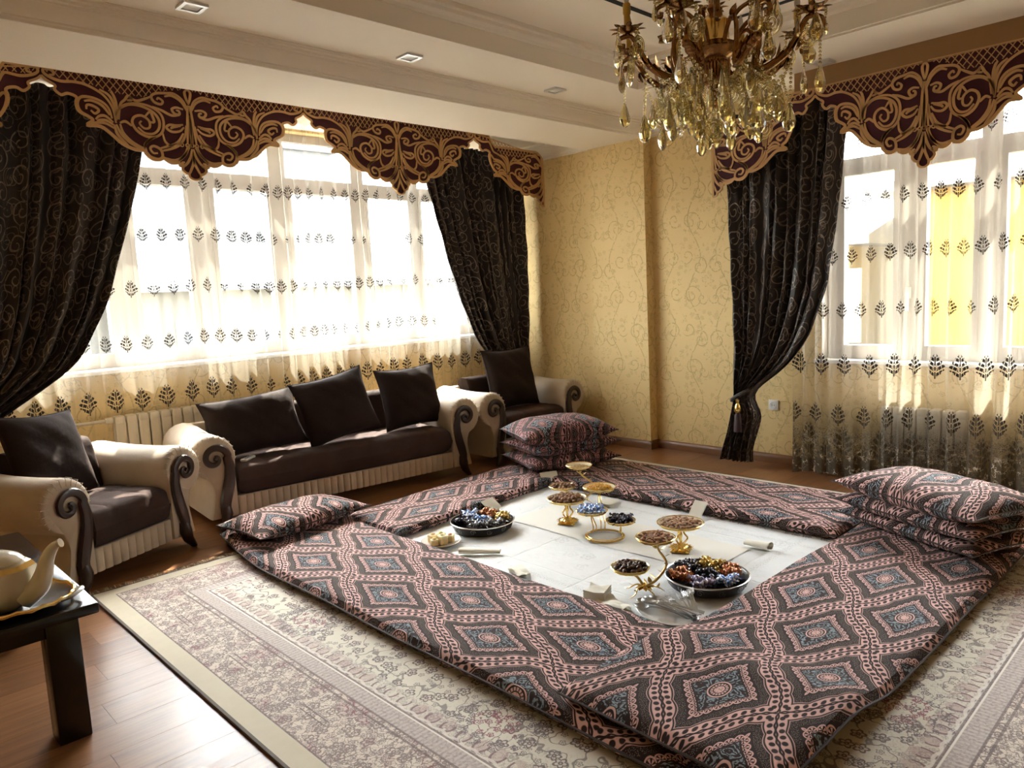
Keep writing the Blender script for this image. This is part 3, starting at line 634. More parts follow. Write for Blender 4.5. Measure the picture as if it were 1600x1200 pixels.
# ------------------------------------------------------------------ pelmets (half-panel ornament: u from the joint -1 to the axis 0, w from top 0 to tail 1)
P_OUT = [(-1, 0.08), (-0.971, 0.119), (-0.921, 0.161), (-0.926, 0.202), (-0.889, 0.246), (-0.847, 0.223), (-0.793, 0.249), (-0.799, 0.307), (-0.788, 0.384), (-0.73, 0.429), (-0.702, 0.464), (-0.743, 0.519), (-0.654, 0.518), (-0.586, 0.587), (-0.518, 0.673), (-0.438, 0.72), (-0.37, 0.727), (-0.349, 0.77), (-0.305, 0.811), (-0.257, 0.808), (-0.227, 0.788), (-0.204, 0.817), (-0.163, 0.838), (-0.117, 0.828), (-0.109, 0.857), (-0.087, 0.861), (-0.094, 0.896), (-0.069, 0.934), (-0.047, 0.941), (-0.044, 0.975), (-0.019, 0.998), (0.002, 1.002)]
P_RIBS = [[(-0.001, 0.009), (-0.022, 0.041), (-0.014, 0.111), (0.002, 0.172)],
          [(-0.005, 0.181), (-0.013, 0.247), (-0.024, 0.422), (-0.035, 0.601)],
          [(0.001, 0.291), (-0.004, 0.608)],
          [(-0.013, 0.22), (-0.044, 0.13), (-0.105, 0.074), (-0.166, 0.08), (-0.24, 0.097), (-0.277, 0.138), (-0.258, 0.193), (-0.211, 0.207), (-0.195, 0.172), (-0.225, 0.143), (-0.237, 0.165)],
          [(-0.019, 0.239), (-0.058, 0.147), (-0.123, 0.099), (-0.178, 0.117)],
          [(-0.045, 0.232), (-0.097, 0.22), (-0.132, 0.246), (-0.114, 0.291), (-0.078, 0.292), (-0.079, 0.258), (-0.1, 0.25)],
          [(-0.078, 0.3), (-0.139, 0.313), (-0.213, 0.271), (-0.276, 0.246)],
          [(-0.547, 0.391), (-0.495, 0.28), (-0.404, 0.234), (-0.301, 0.243), (-0.225, 0.307), (-0.204, 0.396), (-0.22, 0.504), (-0.27, 0.564), (-0.336, 0.573), (-0.401, 0.526), (-0.433, 0.445), (-0.415, 0.38), (-0.361, 0.355), (-0.312, 0.4), (-0.311, 0.471), (-0.35, 0.488), (-0.381, 0.444), (-0.366, 0.413)],
          [(-0.514, 0.312), (-0.442, 0.257), (-0.352, 0.258), (-0.275, 0.304), (-0.237, 0.381), (-0.243, 0.471), (-0.285, 0.533), (-0.349, 0.537), (-0.396, 0.484)],
          [(-0.338, 0.363), (-0.298, 0.304), (-0.282, 0.35), (-0.274, 0.408), (-0.307, 0.415)],
          [(-0.546, 0.464), (-0.561, 0.309), (-0.615, 0.191), (-0.711, 0.117), (-0.794, 0.099), (-0.878, 0.111), (-0.949, 0.085), (-0.984, 0.047), (-0.975, 0.007), (-0.932, 0.018), (-0.921, 0.056), (-0.949, 0.065)],
          [(-0.541, 0.436), (-0.547, 0.29), (-0.575, 0.19), (-0.636, 0.139)],
          [(-0.533, 0.423), (-0.532, 0.265), (-0.546, 0.178), (-0.564, 0.145)],
          [(-0.525, 0.425), (-0.505, 0.271), (-0.469, 0.211), (-0.443, 0.165), (-0.419, 0.202), (-0.453, 0.214)],
          [(-0.571, 0.423), (-0.587, 0.325), (-0.628, 0.265), (-0.696, 0.234), (-0.763, 0.242), (-0.79, 0.309), (-0.776, 0.383), (-0.728, 0.423)],
          [(-0.584, 0.391), (-0.628, 0.304), (-0.696, 0.265), (-0.746, 0.278)],
          [(-0.737, 0.358), (-0.73, 0.315), (-0.693, 0.316), (-0.655, 0.353), (-0.682, 0.392), (-0.709, 0.364)],
          [(-0.565, 0.463), (-0.614, 0.406), (-0.654, 0.412), (-0.682, 0.45)],
          [(-0.559, 0.493), (-0.613, 0.45), (-0.661, 0.458), (-0.67, 0.479)],
          [(-0.556, 0.526), (-0.627, 0.479), (-0.706, 0.493), (-0.742, 0.518)],
          [(-0.546, 0.479), (-0.519, 0.571), (-0.462, 0.655), (-0.381, 0.716)],
          [(-0.519, 0.47), (-0.503, 0.56), (-0.449, 0.643), (-0.368, 0.704)],
          [(-0.559, 0.49), (-0.543, 0.584), (-0.478, 0.687)],
          [(-0.52, 0.458), (-0.48, 0.438), (-0.438, 0.478)],
          [(-0.27, 0.564), (-0.323, 0.61), (-0.358, 0.663), (-0.35, 0.737)],
          [(-0.295, 0.579), (-0.335, 0.622), (-0.371, 0.708)],
          [(-0.35, 0.737), (-0.323, 0.784), (-0.27, 0.803), (-0.237, 0.772), (-0.246, 0.699), (-0.294, 0.667), (-0.322, 0.696), (-0.303, 0.742), (-0.27, 0.74)],
          [(-0.243, 0.714), (-0.171, 0.683), (-0.098, 0.627), (-0.051, 0.526), (-0.033, 0.406)],
          [(-0.256, 0.689), (-0.184, 0.652), (-0.11, 0.597), (-0.061, 0.496)],
          [(-0.22, 0.518), (-0.207, 0.605), (-0.169, 0.644), (-0.12, 0.623), (-0.083, 0.602)],
          [(-0.057, 0.401), (-0.113, 0.416), (-0.162, 0.419), (-0.186, 0.455), (-0.149, 0.491), (-0.088, 0.477), (-0.052, 0.429)],
          [(-0.076, 0.416), (-0.137, 0.441), (-0.154, 0.462)],
          [(-0.035, 0.626), (-0.06, 0.718), (-0.127, 0.814), (-0.206, 0.814)],
          [(-0.022, 0.642), (-0.072, 0.746), (-0.144, 0.8), (-0.217, 0.787)],
          [(-0.005, 0.66), (-0.023, 0.753), (-0.056, 0.83), (-0.087, 0.853)],
          [(0, 0.702), (-0.004, 0.812), (-0.03, 0.904), (-0.044, 0.941)],
          [(-0.071, 0.814), (-0.092, 0.824), (-0.082, 0.853), (-0.06, 0.846)],
          [(-0.443, 0.165), (-0.391, 0.205), (-0.34, 0.182), (-0.277, 0.138)]]
P_LAT = [(-0.993, 0.002), (-0.914, -0.001), (-0.023, -0.009), (-0.046, 0.024), (-0.106, 0.041), (-0.191, 0.065), (-0.265, 0.102), (-0.34, 0.165), (-0.443, 0.16), (-0.548, 0.157), (-0.656, 0.114), (-0.794, 0.093), (-0.914, 0.091)]
P_DOTS = [(-0.079, 0.624), (-0.037, 0.624), (-0.003, 0.621)]
def ribbon(mb, pts, wid, fn, d0, d1):              # flat band with thickness along 2D points
    P = [Vector(p) for p in pts]; n = len(P); vs = []
    for i, p in enumerate(P):
        t = P[min(i + 1, n - 1)] - P[max(i - 1, 0)]
        t = t.normalized() if t.length > 1e-9 else Vector((1, 0)); q = Vector((-t.y, t.x))
        k = i / (n - 1); w = wid * (.55 + .45 * sin(pi * min(1, max(0, k * .9 + .05)))) / 2
        a, b = p + q * w, p - q * w
        vs += [fn(a.x, a.y, d0), fn(b.x, b.y, d0), fn(a.x, a.y, d1), fn(b.x, b.y, d1)]
    fs = []
    for i in range(n - 1):
        o, e = i * 4, i * 4 + 4
        fs += [(o + 2, o + 3, e + 3, e + 2), (o, o + 2, e + 2, e), (o + 3, o + 1, e + 1, e + 3)]
    fs += [(0, 1, 3, 2), (n * 4 - 4, n * 4 - 2, n * 4 - 1, n * 4 - 3)]
    mb._add(vs, fs)
def inside(poly, x, y):
    c = False; n = len(poly)
    for i in range(n):
        (x1, y1), (x2, y2) = poly[i], poly[i - 1]
        if (y1 > y) != (y2 > y) and x < (x2 - x1) * (y - y1) / (y2 - y1) + x1: c = not c
    return c
def smooth2(pts, k): return [(p.x, p.y) for p in crom([Vector((a, b)) for a, b in pts], k)]
def half_panel(bk, fw, lt, axis, joint, ztop, H, fn, end=False):
    def wt(u, w):
        if not end: return w
        k = min(1, max(0, (u + .80) / .07)); k = k * k * (3 - 2 * k) * .15
        if u > -.12: k += .10 * ((u + .12) / .12) ** 2 * (1 - w)     # rounded outer corner
        return k + w * (1 - k)
    def sz(u, w): w2 = wt(u, w); return (axis + (joint - axis) * -u, ztop - w2 * H)
    us = [-1 + i * .04 for i in range(26)]
    poly = [sz(u, 0) for u in us] + [sz(u, w) for u, w in smooth2(P_OUT, 3)[::-1]]
    bk.prism(poly, fn, 0.0, .012)
    for r in P_RIBS: ribbon(fw, [sz(u, max(0.004, w)) for u, w in smooth2(r, 5)], .0165, fn, .012, .019)
    ribbon(fw, [sz(u, w) for u, w in smooth2(P_OUT, 4)], .020, fn, .010, .021)
    if end: ribbon(fw, [sz(-.004, w) for w in (0, .2, .4, .6, .8, 1.0)], .022, fn, .010, .021); ribbon(fw, [sz(u, .008) for u in us], .020, fn, .010, .020)
    for u, w in P_DOTS:
        c = sz(u, w); ribbon(fw, [(c[0] + cos(a * pi / 5) * .011, c[1] + sin(a * pi / 5) * .011) for a in range(11)], .008, fn, .012, .019)
    lp = [sz(u, w) for u, w in P_LAT]; s0, s1 = min(p[0] for p in lp), max(p[0] for p in lp); z0, z1 = min(p[1] for p in lp), max(p[1] for p in lp)
    for sl in (1.25, -1.25):
        q = s0 - (z1 - z0) * 2
        while q < s1 + (z1 - z0) * 2:
            seg = []
            k = 0.0
            while k <= 1.0001:
                z = lerp(z0, z1, k); s = q + (z - (z0 + z1) / 2) / sl
                if inside(lp, s, z): seg.append((s, z))
                else:
                    if len(seg) > 1: ribbon(lt, [seg[0], seg[-1]], .0085, fn, .012, .016)
                    seg = []
                k += .06
            if len(seg) > 1: ribbon(lt, [seg[0], seg[-1]], .0085, fn, .012, .016)
            q += .043
    bm = MB()
    ribbon(lt, [lp[0], lp[2]], .012, fn, .012, .018)
def pelmet(name, label, fn, panels, bands):
    t = thing(name, label, 'pelmet', fn(panels[0][0], panels[0][2] - .6, 0))
    inv = Matrix.Translation(-Vector(t.location)); f2 = lambda s, z, d: inv @ Vector(fn(s, z, d))
    for axis, half, ztop, H, side in panels:       # side 0: whole panel, +1/-1: end piece whose joint lies towards +/-
        bk, fw, lt = MB(), MB(), MB()
        for sg in ((1, -1) if side == 0 else (side,)): half_panel(bk, fw, lt, axis, axis + sg * half, ztop, H, f2, side != 0)
        p = obj('panel' if side == 0 else 'end_panel', bk, MAT['maroon'], t, smooth=False)
        obj('fretwork', fw, MAT['gold_board'], p, smooth=False); obj('lattice', lt, MAT['gold_board'], p, smooth=False)
    for s0, s1, z0, z1 in bands:
        b = MB(); vs = [f2(s, z, d) for s in (s0, s1) for z in (z0, z1) for d in (-.006, .014)]
        b._add(vs, [(0, 1, 3, 2), (4, 6, 7, 5), (0, 4, 5, 1), (2, 3, 7, 6), (0, 2, 6, 4), (1, 5, 7, 3)])
        obj('top_board', b, MAT['gold_band'], t, smooth=False)
    return t
PY, PX = 5.25, 5.33
pelmet('fretwork_pelmet', 'maroon and gold fretwork pelmet with two deep scallops over the wide window', lambda s, z, d: (s, PY - d, z),
       [(2.12, .863, 2.985, .60, 0), (3.845, .863, 2.985, .60, 0), (5.62, .912, 2.985, .62, -1), (.345, .912, 2.985, .62, 1)], [])
pelmet('fretwork_pelmet', 'maroon and gold fretwork pelmet with an ochre top board over the narrower window', lambda s, z, d: (PX - d, s, z),
       [(1.63, .70, 2.822, .645, 0), (3.14, .81, 2.822, .645, -1), (.12, .81, 2.822, .645, 1)], [(.78, 2.48, 2.815, 2.95)])

# ------------------------------------------------------------------ curtains
def drape(name, label, fn, outer, inner, pleats, tie_z, W, amp=.034, seed=0, ztop=2.90, zbot=.06, bulge=.0):
    rd = random.Random(seed); ph = [rd.uniform(-.5, .5) for _ in range(40)]
    t = thing(name, label, 'curtain', fn((outer[0][1] + inner[0][1]) / 2, 0, 0)); inv = Matrix.Translation(-Vector(t.location))
    nu, nv = pleats * 12, 64
    def f(i, j):
        z = lerp(zbot, ztop, j)
        so, si = [sum(interp(tb, z + e) for e in (-.07, -.035, 0, .035, .07)) / 5 for tb in (outer, inner)]
        k = i + .018 * sin(2 * pi * i * 3.1 + seed) ; s = lerp(so, si, i)
        near = math.exp(-((z - tie_z) / .22) ** 2)
        sag = (1 - near) * .0
        w = abs(si - so); a = amp * (1 + .35 * sin(i * 9 + seed)) * (1 + .5 * near)
        q = 2 * pi * pleats * k + ph[int(i * 20)] * .0 + .25 * sin(z * 2.3 + i * 7 + seed)
        d = a * sin(q) + .010 * sin(q * 2.1 + z * 3) + .006 * sin(z * 17 + i * 30) + bulge * near
        s2 = s + .35 * a * sin(q * .5 + 1.3) * min(1, w / .6)
        return inv @ Vector(fn(s2, z, d)), (i * W + .02 * sin(z * 5), z * 1.06)
    body = obj('drape', MB().grid(f, nu, nv), MAT['drape'], t)
    so, si = interp(outer, tie_z), interp(inner, tie_z); c = (so + si) / 2; hw = abs(so - si) / 2 + .022
    path = [inv @ Vector(fn(c + hw * cos(a), tie_z + .05 * cos(a) * (1 if si < so else -1) * -1, .085 * sin(a) + bulge)) for a in [2 * pi * k / 28 for k in range(28)]]
    obj('tieback', MB().tube(path, .016, 8, closed=True), MAT['drape'], t)
    tp = inv @ Vector(fn(c + .3 * (si - c), tie_z - .02, .11 + bulge))
    ts = obj('tassel', MB().lathe([(.0, .0), (.012, -.01), (.008, -.05), (.022, -.07), (.024, -.095), (.016, -.11), (.026, -.13), (.032, -.26), (.0, -.262)], 12), MAT['tassel'], t, tp)
    obj('tassel_cap', MB().lathe([(.006, .005), (.016, -.005), (.010, -.03), (.02, -.05), (.0265, -.072), (.0265, -.098), (.018, -.108)], 12), MAT['gold'], ts)
    return t
MAT['tassel'] = grain('dark_red_tassel', (.035, .010, .010), .6, 0, .3, 80)
fN = lambda s, z, d: (s, 5.575 - d, z)
fE = lambda s, z, d: (5.415 - d, s, z)
drape('scroll_drape', 'dark scroll-patterned drape tied back behind the armchair near the small black table', fN,
      [(0, .40), (.7, .46), (1.2, .44), (3, .40)], [(0, .80), (.1, .80), (.5, .74), (.68, .63), (.78, .72), (.89, .89), (1.03, 1.12), (1.17, 1.33), (1.55, 1.55), (2.2, 1.78), (2.6, 1.89), (3, 1.95)], 12, .68, 2.9, .036, 1, ztop=2.975)
drape('scroll_drape', 'dark scroll-patterned drape tied back in the corner behind the armchair by the pilaster', fN,
      [(0, 5.62), (.7, 5.58), (1.2, 5.62), (3, 5.63)], [(0, 5.12), (.1, 5.12), (.5, 5.2), (.68, 5.33), (.8, 5.16), (.95, 4.98), (1.13, 4.87), (1.4, 4.74), (1.71, 4.62), (2.54, 4.38), (3, 4.30)], 12, .68, 2.9, .034, 2, ztop=2.92)
drape('scroll_drape', 'dark scroll-patterned drape tied back beside the wall socket', fE,
      [(0, 3.16), (.14, 3.14), (.45, 3.04), (.62, 3.01), (.75, 3.02), (1.2, 3.03), (2.27, 3.05), (3, 3.08)], [(0, 2.88), (.14, 2.90), (.38, 2.83), (.49, 2.80), (.60, 2.90), (.66, 2.86), (.72, 2.76), (.80, 2.66), (.91, 2.54), (1.1, 2.42), (1.43, 2.30), (2.0, 2.22), (2.54, 2.165), (3, 2.12)], 9, .61, 2.1, .034, 3, ztop=2.79, bulge=.02)
drape('scroll_drape', 'dark scroll-patterned drape on the far side of the lace-hemmed voile', fE,
      [(0, .12), (.62, .25), (1.2, .23), (3, .18)], [(0, .38), (.49, .46), (.60, .36), (.72, .50), (.91, .72), (1.1, .84), (1.43, .96), (2.0, 1.06), (2.54, 1.13), (3, 1.16)], 9, .61, 2.1, .034, 4, ztop=2.79, bulge=.02)
def sheer(name, label, fn, s0, s1, z0, z1, mat, lam, amp, seed):
    n = int(abs(s1 - s0) / lam * 11); rd = random.Random(seed)
    off = [rd.uniform(-1, 1) for _ in range(12)]
    def dd(s, z):
        q = 2 * pi * s / lam + 1.6 * sin(s * 3.1 + off[0] * 3) + 1.1 * sin(s * 7.7 + off[1] * 3)
        return amp * (.75 + .35 * sin(s * 2.3 + off[2])) * (sin(q) + .35 * sin(2.1 * q + off[3] + z * .4)) + .004 * sin(z * 4 + s * 20)
    us = [0.0]
    for i in range(1, n + 1):
        a, b = lerp(s0, s1, (i - 1) / n), lerp(s0, s1, i / n); us.append(us[-1] + sqrt((b - a) ** 2 + (dd(a, 1) - dd(b, 1)) ** 2))
    def f(i, j):
        s = lerp(s0, s1, i); z = lerp(z0, z1, j); k = int(round(i * n))
        zz = z + (.012 * sin(s * 9 + off[4]) + .006 * sin(s * 31)) * (1 - j) ** 3
        return fn(s + .006 * sin(z * 3 + s * 11), zz, dd(s, z)), (us[k], z + .012 * sin(us[k] * 2.2 + off[5]) + .008 * sin(us[k] * 5.1))
    o = obj(name, MB().grid(f, n, 14), mat)
    tag(o, label, 'curtain'); return o
sheer('sheer_curtain', 'long white voile with rows of dark embroidered motifs behind the sofa', lambda s, z, d: (s, 5.72 - d, z), .62, 5.40, .05, 2.975, MAT['sheer'], .122, .027, 5)
sheer('sheer_curtain', 'white voile with a dark lace hem reaching the floor behind the stacked floor cushions', lambda s, z, d: (5.53 - d, s, z), 2.60, .66, .012, 2.90, MAT['sheer_lace'], .118, .030, 9)

# ------------------------------------------------------------------ fittings
def downlight(x, y, z, label):
    t = thing('downlight', label, 'light', (x, y, z), 0, 'square ceiling downlights')
    fr = MB(); a, b = .058, .040
    for x0, x1, y0, y1 in ((-a, a, b, a), (-a, a, -a, -b), (-a, -b, -b, b), (b, a, -b, b)): fr.box(x0, x1, y0, y1, -.012, 0)
    obj('frame', fr, MAT['steel'], t, smooth=False)
    obj('lens', MB().bbox(-b, b, -b, b, -.007, -.001, .002), MAT['lens'], t)
MAT['lens'] = grain('frosted_lens', (.78, .77, .72), .3)
for (x, y, z, l) in ((1.57, 3.72, RING_Z, 'square downlight on the flat ceiling nearest the small black table'), (2.87, 3.73, RING_Z, 'square downlight on the flat ceiling above the middle of the beam'), (4.17, 3.73, RING_Z, 'square downlight on the flat ceiling nearest the pilaster'),
                     (5.44, 5.02, NICHE_Z, 'square downlight in the corner behind the beam'), (5.20, 2.22, RING_Z, 'square downlight close to the ochre pelmet board')): downlight(x, y, z, l)
sk = thing('wall_socket', 'white wall socket beside the tied-back drape', 'socket', (XR, 2.855, .4875))
obj('plate', MB().bbox(-.012, 0, -.042, .042, -.042, .042, .004), MAT['plastic'], sk)
My = Matrix.Rotation(radians(-90), 4, 'Y')
obj('socket_ring', MB().lathe([(.026, .010), (.026, .016), (.022, .016), (.021, .012), (.0, .0115)], 20, My), MAT['plastic'], sk)
for s in (-1, 1): obj('pin_hole', MB().lathe([(.0035, .010), (.0035, .0125), (0, .0125)], 8, Matrix.Translation((0, s * .0095, 0)) @ My), MAT['gap'], sk)
def radiator(label, axis, s0, s1, pos, z0, z1, pipe=None):
    n = int((s1 - s0) / .08); t = thing('radiator', label, 'radiator', (s0, pos, z0) if axis == 'x' else (pos, s0, z0), 0 if axis == 'x' else radians(90))
    sec = None; h = z1 - z0
    m = MB().bbox(.004, .074, -.038, -.026, .03, h - .02, .004).bbox(.004, .074, .026, .038, .03, h - .03, .004).bbox(.028, .05, -.03, .03, .02, h - .01, .004).bbox(.004, .074, -.04, .04, h - .06, h, .012).bbox(.004, .074, -.04, .04, 0, .05, .012)
    me = m.mesh('section', MAT['radiator'])
    for i in range(n): obj('section', me, None, t, (i * .08, 0, 0))
    if pipe:
        obj('pipe', MB().tube([(-pipe, .02, h - .03), (-.03, .02, h - .03), (.01, 0, h - .03)], .0125, 10), MAT['radiator'], t)
        obj('valve', MB().lathe([(.0, -.03), (.02, -.03), (.024, -.01), (.024, .01), (.018, .03), (0, .03)], 12, Matrix.Translation((-.02, .012, h - .03)) @ Matrix.Rotation(radians(90), 4, 'Y')), MAT['radiator'], t)
    return t
radiator('cream sectional radiator with a pipe behind the voile by the sofa arm', 'x', 1.60, 2.72, 5.85, .12, .76, 1.0)
radiator('cream sectional radiator behind the lace-hemmed voile', 'y', 1.42, 2.02, 5.645, .12, .56)

# ------------------------------------------------------------------ soft shapes
def pad(L, W, T, nx=24, ny=16, pa=6, pb=6, q=.5, pinch=.0, uo=(0, 0), seed=0, wr=.0, fn=None, swap=False):
    mb = MB()
    for sg in (1, -1):
        def f(i, j):
            a, b = -cos(pi * i), -cos(pi * j)                  # denser near the edges
            a = lerp(a, 2 * i - 1, .55); b = lerp(b, 2 * j - 1, .55)
            x = a * L / 2 * (1 - pinch * (1 - b * b) * a ** 4); y = b * W / 2 * (1 - pinch * (1 - a * a) * b ** 4)
            h = max(0, (1 - abs(a) ** pa) * (1 - abs(b) ** pb)) ** q
            z = sg * T / 2 * h + wr * h * (sin(x * 23 + seed * 3 + y * 9) + sin(y * 31 + seed + x * 13) + .7 * sin((x + y) * 47 + seed * 2)) * (1 if sg > 0 else .3)
            c = Vector((x, y, z)); c = fn(c) if fn else c
            return c, ((y + uo[0], x + uo[1]) if not swap else (x + uo[0], y + uo[1]))
        mb.grid(f, nx, ny, flip=(sg < 0))
    return mb
def pad_edge(L, W, pinch=.0, n=14, fn=None):
    pts = []
    for k in range(4 * n):
        e, t = k // n, (k % n) / n * 2 - 1
        a, b = ((t, -1), (1, t), (-t, 1), (-1, -t))[e]
        c = Vector((a * L / 2 * (1 - pinch * (1 - b * b) * a ** 4), b * W / 2 * (1 - pinch * (1 - a * a) * b ** 4), 0)); pts.append(fn(c) if fn else c)
    return pts
def floor_pad(name, label, cat, L, W, T, loc, rotz, mat, group=None, uo=(0, 0), soft=False, fn=None, seed=0, tilt=None, swap=False):
    t = thing(name, label, cat, loc, rotz, group)
    if tilt: t.rotation_euler = (tilt[0], tilt[1], rotz)
    if soft: mb = pad(L, W, T, 34, 26, 3.2, 3.2, .62, .07, uo, seed, .0016, fn, swap); ed = pad_edge(L, W, .07, 16, fn)
    else: mb = pad(L, W, T, 70, 24, 26, 12, .36, .0, uo, seed, .0012, fn, swap); ed = pad_edge(L, W, 0, 40, fn)
    obj('cover', mb, mat, t); obj('piping', MB().tube(ed, .0045 if soft else .005, 6, closed=True), MAT['piping'], t)
    return t

# ------------------------------------------------------------------ rug, mattresses, cloth
RX0, RX1, RY0, RY1 = .98, 5.14, .20, 4.35
rug = thing('persian_rug', 'cream Persian rug with floral borders under the floor mattresses', 'rug', (RX0, RY0, 0))
W_, H_ = RX1 - RX0, RY1 - RY0
rg = MB(); rg.grid(lambda i, j: ((i * W_, j * H_, .012 + .0012 * sin(i * 37) * sin(j * 29)), (i * W_, j * H_)), 60, 60)
rg.box(0, W_, 0, .004, .0, .012).box(0, W_, H_ - .004, H_, 0, .012).box(0, .004, 0, H_, 0, .012).box(W_ - .004, W_, 0, H_, 0, .012)
obj('pile', rg, m_rug(W_, H_), rug)
rd = random.Random(3); fr = MB()
for i in range(330):
    x = rd.uniform(0, W_) if i > 150 else rd.uniform(0, 1.05); l = rd.uniform(.03, .075); sx = rd.uniform(-.02, .02); zz = .006
    fr.tube([(x, H_ - .004, zz), (x + sx * .4, H_ + l * .5, zz + rd.uniform(.0, .012)), (x + sx, H_ + l, .003)], [.0022, .0022, .001], 4)
fo = obj('fringe', fr, MAT['fringe'], rug); fo['kind'] = 'stuff'

T_ = .075; Z0 = .013
def m1fn(c):                                          # far end drifts away from the table side
    y = c.x; return Vector((c.x, c.y - .12 * max(0, (y - .9) / .9) ** 1.5, c.z + .004 * sin(y * 5)))
floor_pad('floor_mattress', 'long ogee-print floor mattress between the bare rug and the tablecloth, pillow at its end', 'mattress', 3.50, .80, T_, (2.12, 2.93, Z0 + T_ / 2), radians(90), MAT['ogee'], 'ogee-print floor mattresses', (.015, .0), fn=m1fn, seed=1)
floor_pad('floor_mattress', 'ogee-print floor mattress running along the front of the sofa', 'mattress', 1.86, .60, T_, (3.46, 4.09, Z0 + T_ / 2), radians(4), MAT['ogee'], 'ogee-print floor mattresses', (.12, .2), seed=2)
floor_pad('floor_mattress', 'ogee-print floor mattress parallel to the wall with the pilaster', 'mattress', 2.30, .80, T_, (4.48, 2.82, Z0 + T_ / 2), radians(91), MAT['ogee'], 'ogee-print floor mattresses', (.1, .33), seed=3)
def m4fn(c):                                          # its end lies over the neighbouring mattress
    k = min(1, max(0, (-.60 - c.x) / .40)); k = k * k * (3 - 2 * k); return Vector((c.x, c.y + .05 * k * 0, c.z + .062 * k - .0 + .004 * sin(c.x * 6)))
floor_pad('floor_mattress', 'ogee-print floor mattress whose end overlaps the next one, carrying stacked cushions', 'mattress', 2.96, .80, T_, (3.24, 1.26, Z0 + T_ / 2 + .002), radians(-1), MAT['ogee'], 'ogee-print floor mattresses', (.04, .07), fn=m4fn, seed=4)

cloth = MB(); CL = [Vector((2.51, 1.685)), Vector((4.07, 1.675)), Vector((4.075, 3.84)), Vector((2.53, 3.775))]
def clf(i, j):
    p = (CL[0] * (1 - i) + CL[1] * i) * (1 - j) + (CL[3] * (1 - i) + CL[2] * i) * j
    e = min(i, 1 - i, j, 1 - j)
    z = .0165 + .0015 * sin(p.x * 13 + p.y * 5) * sin(p.y * 11) + .0012 * sin(p.x * 31 - p.y * 17) + .0016 * math.exp(-((p.x - 3.02 + (p.y - 2.7) * .3) / .012) ** 2)
    return (p.x, p.y, z), (i * 1.56, j * 2.14)
cloth.grid(clf, 70, 90)
tag(obj('tablecloth', cloth, MAT['cloth']), 'white embroidered cloth spread on the floor between the mattresses', 'tablecloth')
rn = MB(); rn.grid(lambda i, j: ((lerp(3.245, 3.70, i) + .01 * sin(j * 9), lerp(1.99, 3.47, j), .0205 + .0015 * sin(i * 9 + j * 21) * sin(j * 13)), (i * .5, j * 1.5)), 20, 40)
tag(obj('table_runner', rn, MAT['runner']), 'cream runner lying on the white cloth under the gilt stands', 'runner')
ZC = .0225                                            # top of the cloth

# floor cushions
floor_pad('floor_pillow', 'single ogee-print floor pillow lying at the end of the mattress by the sofa', 'cushion', .82, .50, .145, (2.20, 4.36, .150), radians(6), MAT['ogee'], None, (.02, .17), True, seed=5, swap=True)
for k, (dx, dy, rz, z, l) in enumerate(((0, 0, -22, .165, 'lowest'), (.02, .015, -17, .275, 'middle'), (-.02, 0, -24, .385, 'topmost'))):
    floor_pad('floor_cushion', l + ' plush ogee-print cushion of the stack by the pilaster', 'cushion', .80, .60, (.17, .17, .22)[k], (4.42 + dx, 4.06 + dy, z), radians(rz), MAT['ogee2'], 'cushions stacked by the pilaster', (.1 * k, .21 * k + .1), True, seed=6 + k, swap=True)
for k, (dx, dy, rz, z, l) in enumerate(((.02, 0, 66, .142, 'lowest'), (.0, .01, 67.5, .225, 'middle'), (-.0, 0, 66, .322, 'topmost'))):
    floor_pad('floor_cushion', l + ' ogee-print cushion of the stack in front of the lace-hemmed voile', 'cushion', .90, .56, (.12, .12, .17)[k], (4.34 + dx, 1.25 + dy, z), radians(rz), MAT['ogee'], 'cushions stacked before the voile', (.05 + .1 * k, .02), True, seed=9 + k, swap=True)

